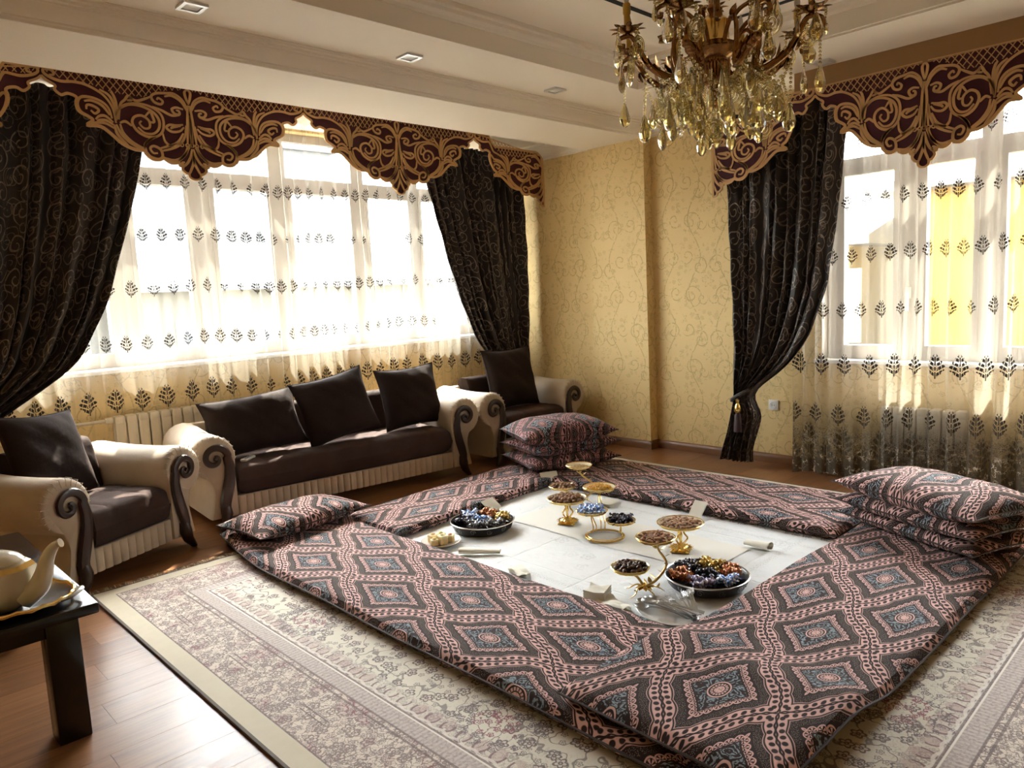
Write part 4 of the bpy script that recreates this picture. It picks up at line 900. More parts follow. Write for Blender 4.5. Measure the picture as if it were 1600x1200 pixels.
# ------------------------------------------------------------------ sofa and armchairs
def arm_sec(y, D):
    lift = .02 * (y / D) ** 2 - .012 * sin(pi * y / D)
    P = [(0, .085), (0, .25), (0, .40), (-.004, .47)]
    for k in range(13): a = radians(172 - k * 20.2); P.append((.14 + .15 * cos(a), .505 + .15 * sin(a)))
    P += [(.178, .352), (.160, .31), (.155, .25), (.168, .17), (.19, .085)]
    return [(x, z + (lift if z > .3 else 0)) for x, z in P]
def seating(name, label, cat, loc, rotz, iw, D):
    t = thing(name, label, cat, loc, rotz)
    hw = iw / 2
    for s in (-1, 1):
        am = MB(); ys = [0.0, .008, .03, .10, .25, .42, .58, .70, D - .06, D - .01, D]; sc = [.90, .96, .995, 1, 1, 1, 1, 1, 1, .97, .9]
        n = len(arm_sec(0, D)); vs = []
        for y, k in zip(ys, sc):
            for x, z in arm_sec(max(0, y), D): vs.append((s * (hw + .08 + (x - .08) * k), y, .36 + (z - .36) * k if z > .1 else z))
        fs = []
        for i in range(len(ys) - 1):
            for j in range(n): q = (i * n + j, i * n + (j + 1) % n, (i + 1) * n + (j + 1) % n, (i + 1) * n + j); fs.append(q if s > 0 else q[::-1])
        fs += [list(range(n)) if s < 0 else list(range(n))[::-1], [len(vs) - n + j for j in range(n)]]
        am._add(vs, fs); a = obj('arm', am, MAT['cream'], t, ang=55)
        pl = MB()                                            # gathered pleats around the roll front
        for k in range(16):
            q = radians(185 - k * 15); r0, r1 = .105, .148
            pl.tube([(s * (hw + .14 + r0 * cos(q)), -.002, .505 + r0 * sin(q)), (s * (hw + .14 + r1 * cos(q)), .004, .505 + r1 * sin(q)), (s * (hw + .14 + .151 * cos(q)), .05, .505 + .151 * sin(q))], [.0015, .0028, .0006], 5)
        obj('pleat', pl, MAT['cream'], a)
        # carved scroll: spiral in the roll, then an S-curve down to the foot
        sp = []
        for k in range(34): f = k / 33; q = radians(-255 + f * 425); r = .010 + .078 * f; sp.append((.135 + r * cos(q), .500 + r * sin(q)))
        sp += [(.055, .50), (.043, .44), (.045, .38), (.058, .31), (.078, .24), (.092, .18), (.094, .12), (.092, .07)]
        sp = [sp[i] for i in range(len(sp)) if i < 34 or True]
        path = [(s * (hw + x), -.012, z) for x, z in sp]
        rr = [.013 + .013 * min(1, k / 34) for k in range(34)] + [.030, .034, .037, .040, .040, .037, .034, .034]
        obj('carved_scroll', MB().tube(path, rr, 8, flat=.62, up=(0, 1, 0)), MAT['carved'], a)
        obj('rosette', MB().ball((s * (hw + .135), -.022, .500), .014, 8, 6), MAT['carved'], a)
        lg = MB().tube([(s * (hw + .092), .004, .17), (s * (hw + .088), -.012, .11), (s * (hw + .10), -.018, .06), (s * (hw + .125), -.022, .022), (s * (hw + .14), -.024, .0)], [.036, .040, .032, .022, .018], 10)
        obj('leg', lg, MAT['carved'], t)
        obj('leg', MB().lathe([(.022, 0), (.03, .04), (.035, .10)], 10, None, s * (hw + .08), D - .10), MAT['carved'], t)
    bs = MB().box(-hw + .001, hw - .001, .016, D - .03, .085, .215)
    nr = int(iw / .052)
    bs.grid(lambda i, j: ((lerp(-hw + .002, hw - .002, i), .012 - .011 * abs(sin(pi * nr * i)) ** .45, lerp(.085, .212, j)), (i, j)), nr * 8, 2)
    obj('base', bs, MAT['cream'], t, ang=60)
    def seatf(c):
        g = 0.0
        if c.z > 0: g = -.010 * math.exp(-((((c.x / .27) % 1) - .5) / .06) ** 2) - .006 * math.exp(-((c.y - .02) / .02) ** 2)
        return Vector((c.x, c.y, c.z + g))
    obj('seat', pad(iw - .006, D - .20, .225, max(30, int(iw * 46)), 24, 30, 9, .32, 0, seed=2, wr=.001, fn=seatf), MAT['velvet'], t, (0, (D - .20) / 2 - .006, .318))
    bk = obj('backrest', pad(iw - .004, .50, .20, 40, 20, 30, 6, .34, 0, seed=3, wr=.002), MAT['velvet2'], t, (0, D - .125, .49)); bk.rotation_euler = (radians(80), 0, 0)
    obj('back_panel', MB().bbox(-hw - .10, hw + .10, D - .05, D + .012, .10, .66, .02), MAT['cream'], t)
    return t
seating('sofa', 'long cream sofa with dark brown seat and carved scroll arms', 'sofa', (2.955, 4.82, 0), radians(-5.6), 1.78, .73)
seating('armchair', 'cream armchair with dark seat beside the small black table', 'armchair', (1.31, 4.59, 0), radians(27), .56, .74)
seating('armchair', 'cream armchair with dark seat in the corner by the pilaster', 'armchair', (4.84, 4.72, 0), radians(-2), .76, .70)
def throw(label, w, h, th, loc, rot, mat, seed):
    t = thing('throw_pillow', label, 'cushion', loc); t.rotation_euler = rot
    obj('cover', pad(w, h, th, 26, 22, 3.0, 3.0, .60, .10, (0, 0), seed, .004), MAT[mat], t)
    obj('seam', MB().tube(pad_edge(w, h, .10, 12), .004, 6, closed=True), MAT[mat], t)
    return t
R_ = radians
throw('wide dark brown cushion slumped beside the remote control', .72, .44, .20, (2.36, 5.20, .655), (R_(68), R_(-4), R_(-6)), 'velvet3', 1)
throw('dark brown cushion propped in the middle of the sofa', .62, .52, .20, (2.98, 5.08, .70), (R_(72), R_(-9), R_(-4)), 'velvet3', 2)
throw('square dark brown cushion at the sofa end towards the corner', .56, .52, .19, (3.66, 5.04, .69), (R_(74), R_(-2), R_(-8)), 'velvet3', 3)
throw('dark cushion leaning in the armchair by the small black table', .52, .52, .19, (1.0, 5.0, .70), (R_(68), R_(4), R_(30)), 'velvet3', 4)
throw('tall dark cushion leaning in the corner armchair', .60, .58, .20, (4.86, 5.06, .71), (R_(76), R_(0), R_(-2)), 'velvet3', 5)
rc = thing('remote_control', 'small white remote control lying on the sofa seat', 'remote', (2.215, 5.03, .4285), R_(38))
obj('body', MB().bbox(-.07, .07, -.024, .024, 0, .018, .006), MAT['plastic'], rc)
for i in range(5):
    for j in (-1, 0, 1): obj('button', MB().lathe([(.0045, .017), (.0045, .020), (0, .0205)], 8, None, -.05 + i * .022, j * .012), MAT['house_glass'], rc)

# ------------------------------------------------------------------ small black table and tea things
tb = thing('side_table', 'small black lacquered table beside the armchair', 'table', (.33, 3.46, 0))
TZ = .495
obj('top', MB().bbox(-.34, .335, -.62, .66, TZ - .038, TZ, .006), MAT['black'], tb)
obj('apron', MB().box(-.27, .275, -.55, -.53, TZ - .10, TZ - .038).box(-.27, .275, .57, .59, TZ - .10, TZ - .038).box(.255, .275, -.53, .57, TZ - .10, TZ - .038).box(-.27, -.25, -.53, .57, TZ - .10, TZ - .038), MAT['black'], tb, smooth=False)
for sx in (-.28, .175):
    for sy in (-.565, .50): obj('leg', MB().bbox(sx, sx + .105, sy, sy + .105, 0, TZ - .038, .006), MAT['black'], tb)
tr = thing('tray', 'oval silver tray with gilt rim under the teapot', 'tray', (.375, 3.10, TZ)); 
obj('plate', MB().lathe([(0, .004), (.18, .004), (.22, .010), (.262, .022), (.266, .026), (.258, .024), (.21, .014), (.17, .009), (0, .009)], 48, None, 0, 0, 1.06, .72), MAT['steel'], tr)
tr.rotation_euler = (0, 0, R_(-38))
obj('rim', MB().tube([(1.06 * .268 * cos(a), .72 * .268 * sin(a), .028 + .003 * sin(a * 20)) for a in [2 * pi * k / 80 for k in range(80)]], [.006 + .002 * (k % 2) for k in range(80)], 6, closed=True), MAT['gold'], tr)
hl = [(1.06 * .258, -.05, .026), (1.06 * .262 + .03, -.04, .036), (1.06 * .262 + .04, 0, .04), (1.06 * .262 + .03, .04, .036), (1.06 * .258, .05, .026)]
for sg in (1, -1): obj('handle', MB().tube(crom([(sg * x, y, z) for x, y, z in hl], 5), .007, 8), MAT['steel'], tr)
tp = thing('teapot', 'ivory porcelain teapot with a tall spout on the tray', 'teapot', (.40, 3.03, TZ + .009), R_(-40))
oct_ = MB(); prof = [(.075, 0), (.082, .006), (.108, .03), (.125, .075), (.130, .125), (.128, .155), (.112, .178), (.098, .186), (.06, .19), (0, .19)]
oct_.lathe(prof, 8, Matrix.Rotation(R_(22.5), 4, 'Z'), 0, 0, 1.12, .92); obj('body', oct_, MAT['porcelain'], tp, ang=60)
obj('gilt_pattern', MB().lathe([(.1262, .158), (.1135, .177), (.1127, .1765), (.1253, .157)], 8, Matrix.Rotation(R_(22.5), 4, 'Z'), 0, 0, 1.123, .923), MAT['gold'], tp)
lid = MB().lathe([(.098, .186), (.10, .192), (.085, .208), (.05, .224), (.02, .232), (.012, .240), (.018, .252), (.012, .265), (0, .268)], 16, None, 0, 0, 1.1, .92); obj('lid', lid, MAT['porcelain'], tp)
sp = crom([(.105, 0, .045), (.155, 0, .075), (.185, 0, .13), (.205, 0, .19), (.235, 0, .235), (.262, 0, .248)], 5)
obj('spout', MB().tube(sp, [.048 - .034 * min(1, k / (len(sp) - 1) * 1.1) + (.004 if k > len(sp) - 3 else 0) for k in range(len(sp))], 10, up=(0, 1, 0)), MAT['porcelain'], tp)
obj('handle', MB().tube(crom([(-.12, 0, .16), (-.18, 0, .185), (-.215, 0, .13), (-.18, 0, .07), (-.125, 0, .05)], 6), .011, 8), MAT['porcelain'], tp)
tp.scale = (.90, .90, .90)
pb = thing('gift_box', 'bright pink paper box standing behind the teapot', 'box', (.29, 3.74, TZ), R_(18))
MAT['pink'] = grain('magenta_paper', (.55, .015, .12), .5, 0, .1, 20); 
obj('carton', MB().bbox(-.14, .14, -.11, .11, 0, .15, .006), MAT['pink'], pb); obj('lid', MB().bbox(-.146, .146, -.116, .116, .11, .175, .006), MAT['pink'], pb)
obj('ribbon', MB().tube(crom([(-.05, 0, .18), (-.07, .02, .235), (-.01, .0, .19), (.06, -.02, .245), (.05, 0, .18)], 6), .012, 6, flat=.3), MAT['pink'], pb)

# ------------------------------------------------------------------ stands and dishes on the cloth
def dish_prof(r): return [(0, .0), (r * .35, .002), (r * .75, .012), (r * .97, .026), (r, .030), (r * .985, .031), (r * .74, .017), (r * .35, .007), (0, .006)]
MAT['cut_glass'] = grain('gilt_cut_glass', (.80, .72, .52), .12, .25, .12, 80)
MAT['dark_gilt'] = grain('gilt_branch', (.55, .38, .13), .28, 1.0, .3, 60)
def add_dish(parent, r, loc):
    d = obj('dish', MB().lathe(dish_prof(r), 28), MAT['cut_glass'], parent, loc)
    obj('rim', MB().tube([(r * cos(a), r * sin(a), .0305 + .0015 * (k % 2)) for k, a in enumerate([2 * pi * k / 44 for k in range(44)])], .0032, 6, closed=True), MAT['gold'], d)
    obj('beading', MB().tube([(r * .9 * cos(a), r * .9 * sin(a), .019) for a in [2 * pi * k / 32 for k in range(32)]], [.003 if k % 2 else .0045 for k in range(32)], 5, closed=True), MAT['gold'], d)
    return d
def leafmesh(mb, base, direction, l, w, up=(0, 0, 1), curl=.3):
    b, d = Vector(base), Vector(direction).normalized(); s = d.cross(Vector(up)); s = s.normalized() if s.length > 1e-5 else Vector((1, 0, 0)); u = s.cross(d)
    pr = [(0, .15), (.25, .8), (.5, 1), (.75, .7), (1, .02)]
    vs, fs = [], []
    for k, x in pr: c = b + d * (l * k) - u * (-curl * l * k * k); vs += [c - s * w * x / 2, c + u * (-w * .12 * x), c + s * w * x / 2]
    for i in range(4): fs += [(3 * i, 3 * i + 1, 3 * i + 4, 3 * i + 3), (3 * i + 1, 3 * i + 2, 3 * i + 5, 3 * i + 4)]
    mb._add(vs, fs)
def pedestal(label, x, y, zd, r):
    t = thing('pedestal_stand', label, 'dish stand', (x, y, ZC), R_(25))
    b = MB().lathe([(.072, 0), (.075, .006), (.066, .012), (.060, .016), (.045, .022), (.026, .034), (.014, .044), (.0, .046)], 4, Matrix.Rotation(R_(45), 4, 'Z'))
    for k in range(16): a = 2 * pi * k / 16; leafmesh(b, (.03 * cos(a), .03 * sin(a), .03), (cos(a), sin(a), -.5), .045, .022, curl=.25)
    obj('base', b, MAT['gold'], t)
    s = MB()
    for k in range(3):
        a = 2 * pi * k / 3; s.tube(crom([(.012 * cos(a), .012 * sin(a), .038), (.038 * cos(a + .5), .038 * sin(a + .5), .075), (.018 * cos(a + .9), .018 * sin(a + .9), .105), (.045 * cos(a + 1.1), .045 * sin(a + 1.1), zd - ZC)], 6), .005, 6)
    s.lathe([(.0, .04), (.010, .05), (.006, .07), (.012, .09), (.006, .11), (.02, zd - ZC)], 10)
    obj('stem', s, MAT['gold'], t); add_dish(t, r, (0, 0, zd - ZC)); return t
def branch_stand(label, x, y, lo, hi, rl, rh):        # lo, hi: world positions of the two dishes
    t = thing('branch_stand', label, 'dish stand', (x, y, ZC)); O = Vector((x, y, ZC)); lo, hi = Vector(lo) - O, Vector(hi) - O
    b = MB()
    for k in range(8): a = 2 * pi * k / 8; leafmesh(b, (0, 0, .035), (cos(a), sin(a), .15), .045, .026, curl=-.35)
    b.ball((0, 0, .04), .012, 8, 6)
    ft = MB()
    for k in range(5):
        a = 2 * pi * k / 5 + .4; ft.tube(crom([(0, 0, .032), (.04 * cos(a), .04 * sin(a), .036), (.075 * cos(a + .25), .075 * sin(a + .25), .018), (.10 * cos(a + .1), .10 * sin(a + .1), .003)], 5), [.006 - .0003 * q for q in range(16)], 6); leafmesh(ft, (.06 * cos(a), .06 * sin(a), .026), (cos(a + .9), sin(a + .9), .3), .03, .014)
    obj('flower', b, MAT['gold'], t); obj('foot', ft, MAT['dark_gilt'], t)
    obj('stem', MB().tube(crom([(0, 0, .03), lo * .5 + Vector((0, 0, .03)), lo], 5), .007, 8), MAT['dark_gilt'], t)
    d = (hi - lo); d.z = 0; d = d.normalized()
    path = crom([(0, 0, .03), d * .08 + Vector((0, 0, .05)), d * .125 + Vector((hi.x, hi.y, 0)) * .25 + Vector((0, 0, hi.z * .5)), Vector((hi.x, hi.y, hi.z * .8)) + d * .02, hi], 6)
    br = MB().tube(path, .0065, 8)
    for k in range(3, len(path) - 2, 3):
        p = path[k]; a = k * 2.4; leafmesh(br, p, (cos(a), sin(a), .4), .042, .022, curl=.2)
    for k in range(6): a = 2 * pi * k / 6; leafmesh(br, hi - Vector((0, 0, .03)), (cos(a), sin(a), .6), .035, .02)
    obj('branch', br, MAT['dark_gilt'], t)
    add_dish(t, rl, lo); add_dish(t, rh, hi); return t
def ring_stand(label, x, y, dishes):
    t = thing('ring_stand', label, 'dish stand', (x, y, ZC)); O = Vector((x, y, ZC))
    obj('base_ring', MB().tube([(.115 * cos(a), .115 * sin(a), .007) for a in [2 * pi * k / 40 for k in range(40)]], .006, 8, closed=True).tube([(.105 * cos(a), .105 * sin(a), .016) for a in [2 * pi * k / 40 for k in range(40)]], .003, 6, closed=True), MAT['gold'], t)
    for (p, r) in dishes:
        q = Vector(p) - O; h = Vector((q.x, q.y, 0)); h = h.normalized() * .11
        for e in (-.012, .012):
            n = Vector((-h.y, h.x, 0)).normalized() * e
            obj('stem', MB().tube(crom([h + n + Vector((0, 0, .01)), h * .9 + n + Vector((0, 0, q.z * .35)), Vector((q.x, q.y, q.z * .8)) + n * .5, q], 6), .004, 6), MAT['gold'], t)
        add_dish(t, r, q)
    return t
PA = (3.43, 3.11); pedestal('low gilt pedestal dish heaped with walnuts', PA[0], PA[1], .155, .125)
PD = (3.44, 2.27); pedestal('low gilt pedestal dish heaped with pale almonds', PD[0], PD[1], .155, .128)
ELO, EHI = (2.80, 2.14, .12), (2.96, 2.10, .235)
branch_stand('two-dish gilt branch stand with dates, next to the cutlery plate', 2.83, 2.08, ELO, EHI, .093, .097)
BLO, BHI = (3.74, 3.43, .12), (3.87, 3.38, .25)
branch_stand('two-dish gilt branch stand with a raised dish of small nuts', 3.79, 3.33, BLO, BHI, .09, .092)
CHI, CMI, CLO = (3.54, 2.93, .235), (3.39, 2.87, .13), (3.44, 2.69, .09)
ring_stand('three-dish gilt stand on a ring base with golden raisins', 3.36, 2.75, [(CHI, .103), (CMI, .096), (CLO, .088)])

# what lies in the dishes
rp = random.Random(11)
def pile_spots(cx, cy, z, r, n, piece, mound):         # sunflower layers forming a heap
    out = []; m = int(n * .62)
    for k in range(m): q = r * .93 * sqrt((k + .5) / m); a = k * 2.39996; out.append((cx + q * cos(a), cy + q * sin(a), z + .006 + piece * .75 + .026 * (q / r) ** 2 + mound * .25 * (1 - (q / r) ** 2)))
    for k in range(n - m): q = r * .68 * sqrt((k + .5) / (n - m)); a = k * 2.39996 + 1; out.append((cx + q * cos(a), cy + q * sin(a), z + .010 + piece * 1.75 + .02 * (q / r) ** 2 + mound * (1 - (q / r) ** 2)))
    return out
def scatter(name, label, cat, group, mesh_list, spots, flat=False):
    for k, p in enumerate(spots):
        me = mesh_list[k % len(mesh_list)]; o = bpy.data.objects.new(name, me); COL.objects.link(o)
        o.location = (p[0] + rp.uniform(-.003, .003), p[1] + rp.uniform(-.003, .003), p[2]); o.rotation_euler = (rp.uniform(-.5, .5), rp.uniform(-.5, .5), rp.uniform(0, 6.28))
        s = rp.uniform(1.0, 1.28); o.scale = (s, s, s); tag(o, label, cat, group)
def nut_mesh(name, col, l, w, h, rough=.55, wr=0.0):
    mb = MB(); rr = random.Random(len(name)); mb.ball((0, 0, 0), 1, 8, 6, (l, w, h))
    mb.v = [(x * (1 - .35 * (x / l) * (1 if wr == 0 else 0)) , y * (1 - .3 * (x / l if wr == 0 else 0)), z) if wr == 0 else (x * (1 + rr.uniform(-wr, wr)), y * (1 + rr.uniform(-wr, wr)), z * (1 + rr.uniform(-wr, wr))) for x, y, z in mb.v]
    return mb.mesh(name, grain(name + '_skin', col, rough, 0, .25, 120), ang=80)
almond = [nut_mesh('almond', (.33, .155, .065), .013, .008, .006), nut_mesh('almond_b', (.40, .21, .10), .012, .008, .006)]
almond_p = [nut_mesh('almond_c', (.46, .28, .16), .013, .008, .006), nut_mesh('almond_d', (.38, .20, .10), .012, .0085, .006)]
walnut = [nut_mesh('walnut', (.34, .19, .09), .014, .012, .010, .6, .22), nut_mesh('walnut_b', (.25, .12, .055), .013, .011, .010, .6, .22)]
date = [nut_mesh('date', (.065, .020, .010), .015, .009, .008, .3, .1), nut_mesh('date_b', (.10, .035, .016), .014, .009, .008, .3, .1)]
scatter('almond', 'pale almond heaped on the low pedestal dish', 'almond', 'almonds on the pedestal dish', almond_p, pile_spots(PD[0], PD[1], .155, .118, 74, .008, .012))
scatter('almond', 'brown almond on the raised dish above the dates', 'almond', 'almonds on the raised dish', almond, pile_spots(EHI[0], EHI[1], EHI[2], .088, 52, .008, .011))
scatter('date', 'dark dried date in the lower dish of the branch stand', 'date', 'dates in the lower dish', date, pile_spots(ELO[0], ELO[1], ELO[2], .086, 44, .009, .013))
scatter('walnut', 'walnut half heaped on the low pedestal dish', 'walnut', 'walnuts on the pedestal dish', walnut, pile_spots(PA[0], PA[1], .155, .115, 60, .010, .014))
scatter('walnut', 'walnut half in the lower dish of the stand with small nuts', 'walnut', 'walnuts in the lower dish', walnut, pile_spots(BLO[0], BLO[1], BLO[2], .084, 34, .010, .010))
def heap(name, label, cat, cx, cy, z, r, n, col, l, mound):
    mb = MB()
    for k in range(n):
        q = r * .9 * sqrt(rp.random()); a = rp.uniform(0, 6.28); s = l * rp.uniform(.7, 1.2)
        mb.ball((cx + q * cos(a), cy + q * sin(a), z + .008 + (mound * (1 - (q / r) ** 2)) * sqrt(rp.random()) + .004), 1, 6, 4, (s, s * .7, s * .6), Matrix.Rotation(rp.uniform(0, 3), 3, 'Z') @ Matrix.Rotation(rp.uniform(-.8, .8), 3, 'X'))
    o = obj(name, mb, grain(name + '_skin', col, .4, 0, .35, 70)); tag(o, label, cat, None, 'stuff'); return o
heap('golden_raisins', 'heap of golden raisins in the top dish of the ring stand', 'raisins', CHI[0], CHI[1], CHI[2], .098, 150, (.62, .33, .02), .012, .032)
heap('small_nuts', 'small pale nuts in the highest dish', 'nuts', BHI[0], BHI[1], BHI[2], .086, 170, (.50, .34, .15), .007, .018)

# wrapped candies
def candy_mesh(name, c1, c2, l=.024, w=.013, metal=.35):
    g = G(name + '_wrapper'); x, y, z = g.pos(); n = g.noise(g.vec(x, y, z), 160.0, 1.0); st = g.ss(.42, .58, g.noise(g.vec(x, y, z), 75.0, 1.0))
    g.bump(n, .5, .003); m = g.set(g.mix(st, c1, c2), .24, metal)
    mb = MB(); mb.ball((0, 0, 0), 1, 8, 6, (l * .62, w, w * .85))
    for sg in (-1, 1):
        vs = [(sg * l * .55, 0, 0)]
        for k in range(7): a = radians(-60 + k * 20); vs.append((sg * (l * .6 + cos(a) * l * .62), sin(a) * l * .62, .003 * (1 if k % 2 else -1)))
        mb._add(vs, [(0, k, k + 1) for k in range(1, 7)])
    return mb.mesh(name, m, ang=50)
CAN = {'blue': candy_mesh('blue_candy', (.10, .24, .62), (.72, .78, .86)), 'lilac': candy_mesh('lilac_candy', (.30, .26, .46), (.62, .60, .72)), 'silver': candy_mesh('silver_candy', (.50, .51, .53), (.10, .10, .11)),
       'black': candy_mesh('black_candy', (.016, .014, .02), (.10, .09, .12), .026), 'copper': candy_mesh('copper_candy', (.42, .12, .04), (.62, .28, .12)), 'gold': candy_mesh('gold_candy', (.60, .36, .06), (.78, .60, .20))}
scatter('candy', 'blue and white wrapped candy in the middle dish of the ring stand', 'candy', 'blue candies on the ring stand', [CAN['blue']], pile_spots(CMI[0], CMI[1], CMI[2], .092, 30, .014, .014))
scatter('candy', 'black wrapped candy in the lowest dish of the ring stand', 'candy', 'black candies on the ring stand', [CAN['black']], pile_spots(CLO[0], CLO[1], CLO[2], .080, 24, .014, .014))
def tray_dish(label, cx, cy, r, rot, sectors, center, where):
    t = thing('compartment_dish', label, 'dish', (cx, cy, ZC), rot)
    h = .056
    obj('bowl', MB().lathe([(0, .002), (r * .82, .0), (r * .90, .012), (r * .985, h), (r, h + .002), (r * .985, h + .003), (r * .96, h - .002), (r * .88, .018), (r * .8, .012), (0, .012)], 44), MAT['blackdish'], t)
    obj('rim', MB().tube([(r * cos(a), r * sin(a), h + .003) for a in [2 * pi * k / 56 for k in range(56)]], .0045, 6, closed=True), MAT['silver_wire'], t)
    for k in range(12):                                  # silver scroll work round the side
        a0 = 2 * pi * k / 12; pts = []
        for q in range(15):
            f = q / 14; rr = .019 * (1 - f * .8); an = f * 8.5 * (1 if k % 2 else -1)
            sa, sz = rr * cos(an), .034 + rr * sin(an); R2 = r * (.905 + .085 * (sz - .012) / (h - .012)) + .002; pts.append((R2 * cos(a0 + sa / r), R2 * sin(a0 + sa / r), sz))
        obj('scroll_wire', MB().tube(pts, .0013, 5), MAT['silver_wire'], t)
    ns = len(sectors)
    for k in range(ns):
        a = 2 * pi * k / ns; obj('divider', MB().bbox(r * .34, r * .92, -.0015, .0015, .012, h - .004, .0008, Matrix.Rotation(a, 4, 'Z')), MAT['divider'], t)
    obj('inner_ring', MB().lathe([(r * .335, .012), (r * .335, h - .004), (r * .345, h - .004), (r * .345, .012)], 28), MAT['divider'], t)
    def put(kind, n, pts):
        scatter('candy', '%s wrapped candy in the %s' % ({'blue': 'blue and white', 'lilac': 'lilac', 'silver': 'silver', 'black': 'black', 'copper': 'copper-red', 'gold': 'gold'}[kind], where), 'candy', '%s candies in the %s' % (kind, where), [CAN[kind]], pts)
    for k, kind in enumerate(sectors):
        a0 = 2 * pi * (k + .5) / ns + rot; pts = []
        for q in range(18): rr = r * (.46 + .36 * ((q * .618) % 1)); aa = a0 + (2 * pi / ns) * .36 * (((q * .414) % 1) * 2 - 1); pts.append((cx + rr * cos(aa), cy + rr * sin(aa), ZC + .056 + .012 * (q // 7)))
        put(kind, 18, pts)
    put(center, 8, [(cx + r * .2 * sqrt((q + .5) / 8) * 1.2 * cos(q * 2.4), cy + r * .24 * sqrt((q + .5) / 8) * sin(q * 2.4), ZC + .062 + .014 * (q < 3)) for q in range(8)])
MAT['silver_wire'] = grain('silver_wire', (.62, .62, .62), .25, 1.0, .1); MAT['divider'] = grain('dark_plastic_divider', (.05, .05, .055), .2)
# sectors run anticlockwise from the direction 'rot'
tray_dish('round black compartment dish of candies by the cutlery plate', 3.10, 1.90, .203, R_(-68), ['copper', 'gold', 'black', 'copper', 'lilac', 'blue'], 'black', 'dish by the cutlery plate')
tray_dish('round black compartment dish of candies near the cake plate', 3.02, 3.47, .203, R_(-60), ['gold', 'copper', 'blue', 'black', 'silver', 'silver'], 'blue', 'dish near the cake plate')

# cake plate
cp = thing('cake_plate', 'white china plate at the corner of the cloth with pieces of cake', 'plate', (2.665, 3.45, ZC))
def plate_prof(r): return [(0, .003), (r * .55, .0), (r * .6, .002), (r * .75, .010), (r * .98, .020), (r, .022), (r * .98, .0235), (r * .74, .0135), (r * .58, .0075), (0, .0075)]
obj('body', MB().lathe(plate_prof(.122), 40), MAT['white'], cp)
obj('gilt_line', MB().tube([(.1205 * cos(a), .1205 * sin(a), .0228) for a in [2 * pi * k / 48 for k in range(48)]], .0014, 5, closed=True), MAT['gold'], cp)
cc = [grain('cake_cream', (.80, .68, .36), .6, 0, .15, 60), grain('cake_berry', (.62, .30, .20), .6, 0, .4, 70), grain('cake_green', (.60, .62, .22), .6, 0, .3, 60), grain('cake_sponge', (.72, .52, .25), .8, 0, .3, 90)]
for k, (dx, dy, w, d, h, m, l) in enumerate(((-.025, .045, .055, .05, .05, 3, 'sponge'), (.03, .04, .05, .05, .045, 2, 'green-topped'), (-.01, -.025, .06, .05, .055, 0, 'cream'), (.045, -.03, .05, .045, .045, 1, 'berry'), (-.06, -.01, .045, .04, .04, 3, 'crumbly'))):
    ck = thing('cake_piece', l + ' cake piece on the china plate', 'cake', (2.665 + dx, 3.45 + dy, ZC + .0085), k * .7)
    obj('sponge', MB().bbox(-w / 2, w / 2, -d / 2, d / 2, 0, h * .7, .008), cc[3], ck); tpg = MB().bbox(-w / 2 - .001, w / 2 + .001, -d / 2 - .001, d / 2 + .001, h * .62, h, .008); obj('icing', tpg, cc[0], ck)
    obj('topping', MB().ball((0, 0, h), .015, 8, 6, (1, 1, .6)), cc[m], ck)

# cutlery plate
kp = thing('cutlery_plate', 'oval white plate heaped with spoons and forks', 'plate', (2.685, 1.855, ZC), R_(75))
obj('body', MB().lathe(plate_prof(.13), 40, None, 0, 0, 1.25, .92), MAT['white'], kp)
def spoon_mesh():
    mb = MB()
    mb.grid(lambda i, j: ((lambda a, b: (Vector((.125 + .030 * a, .0195 * b * sqrt(max(0, 1 - a * a)) * (1 - .12 * a), -.007 * (1 - a * a) * (1 - b * b) + .004)), (a, b)))(2 * i - 1, 2 * j - 1)), 12, 8)
    mb.tube([(-.085, 0, .004), (-.07, 0, .006), (-.02, 0, .009), (.05, 0, .012), (.085, 0, .009), (.1, 0, .004)], [.009, .0085, .0055, .0032, .003, .004], 6, flat=.3, up=(0, 0, 1))
    return mb
def fork_mesh():
    mb = MB().tube([(-.085, 0, .004), (-.07, 0, .006), (-.02, 0, .009), (.05, 0, .011), (.08, 0, .008), (.095, 0, .005)], [.009, .0085, .0055, .0032, .0035, .009], 6, flat=.3, up=(0, 0, 1))
    mb.grid(lambda i, j: ((.088 + .024 * i, (j - .5) * .021 * min(1, .35 + 1.4 * i), .0045 - .003 * sin(pi * j) + .002 * i), (i, j)), 6, 6)
    for k in range(4): y = -.009 + k * .006; mb.tube([(.108, y, .0045), (.13, y, .0035), (.155, y, .005)], [.0018, .0016, .0008], 5)
    return mb
spm, fkm = spoon_mesh().mesh('spoon', MAT['cutlery'], ang=60), fork_mesh().mesh('fork', MAT['cutlery'], ang=60)
rc_ = random.Random(5)
for k in range(9):
    o = obj('spoon', spm, None, None, (2.69 + rc_.uniform(-.03, .03) - .012 * (k % 3), 1.845 - .010 * k + rc_.uniform(-.01, .01), ZC + .013 + .0062 * k)); o.rotation_euler = (rc_.uniform(-.25, .25), -.06, R_(96 + rc_.uniform(-20, 14))); o.scale = (1.14, 1.25, 1.2); tag(o, 'steel spoon in the heap on the oval plate', 'spoon', 'spoons on the oval plate')
for k in range(6):
    o = obj('fork', fkm, None, None, (2.70 + .012 * k, 1.775 - .004 * k, ZC + .024 + .006 * k)); o.rotation_euler = (rc_.uniform(-.2, .2), -.03, R_(62 - 5 * k + rc_.uniform(-6, 6))); o.scale = (1.12, 1.15, 1.1); tag(o, 'steel fork fanned out on the oval plate', 'fork', 'forks on the oval plate')

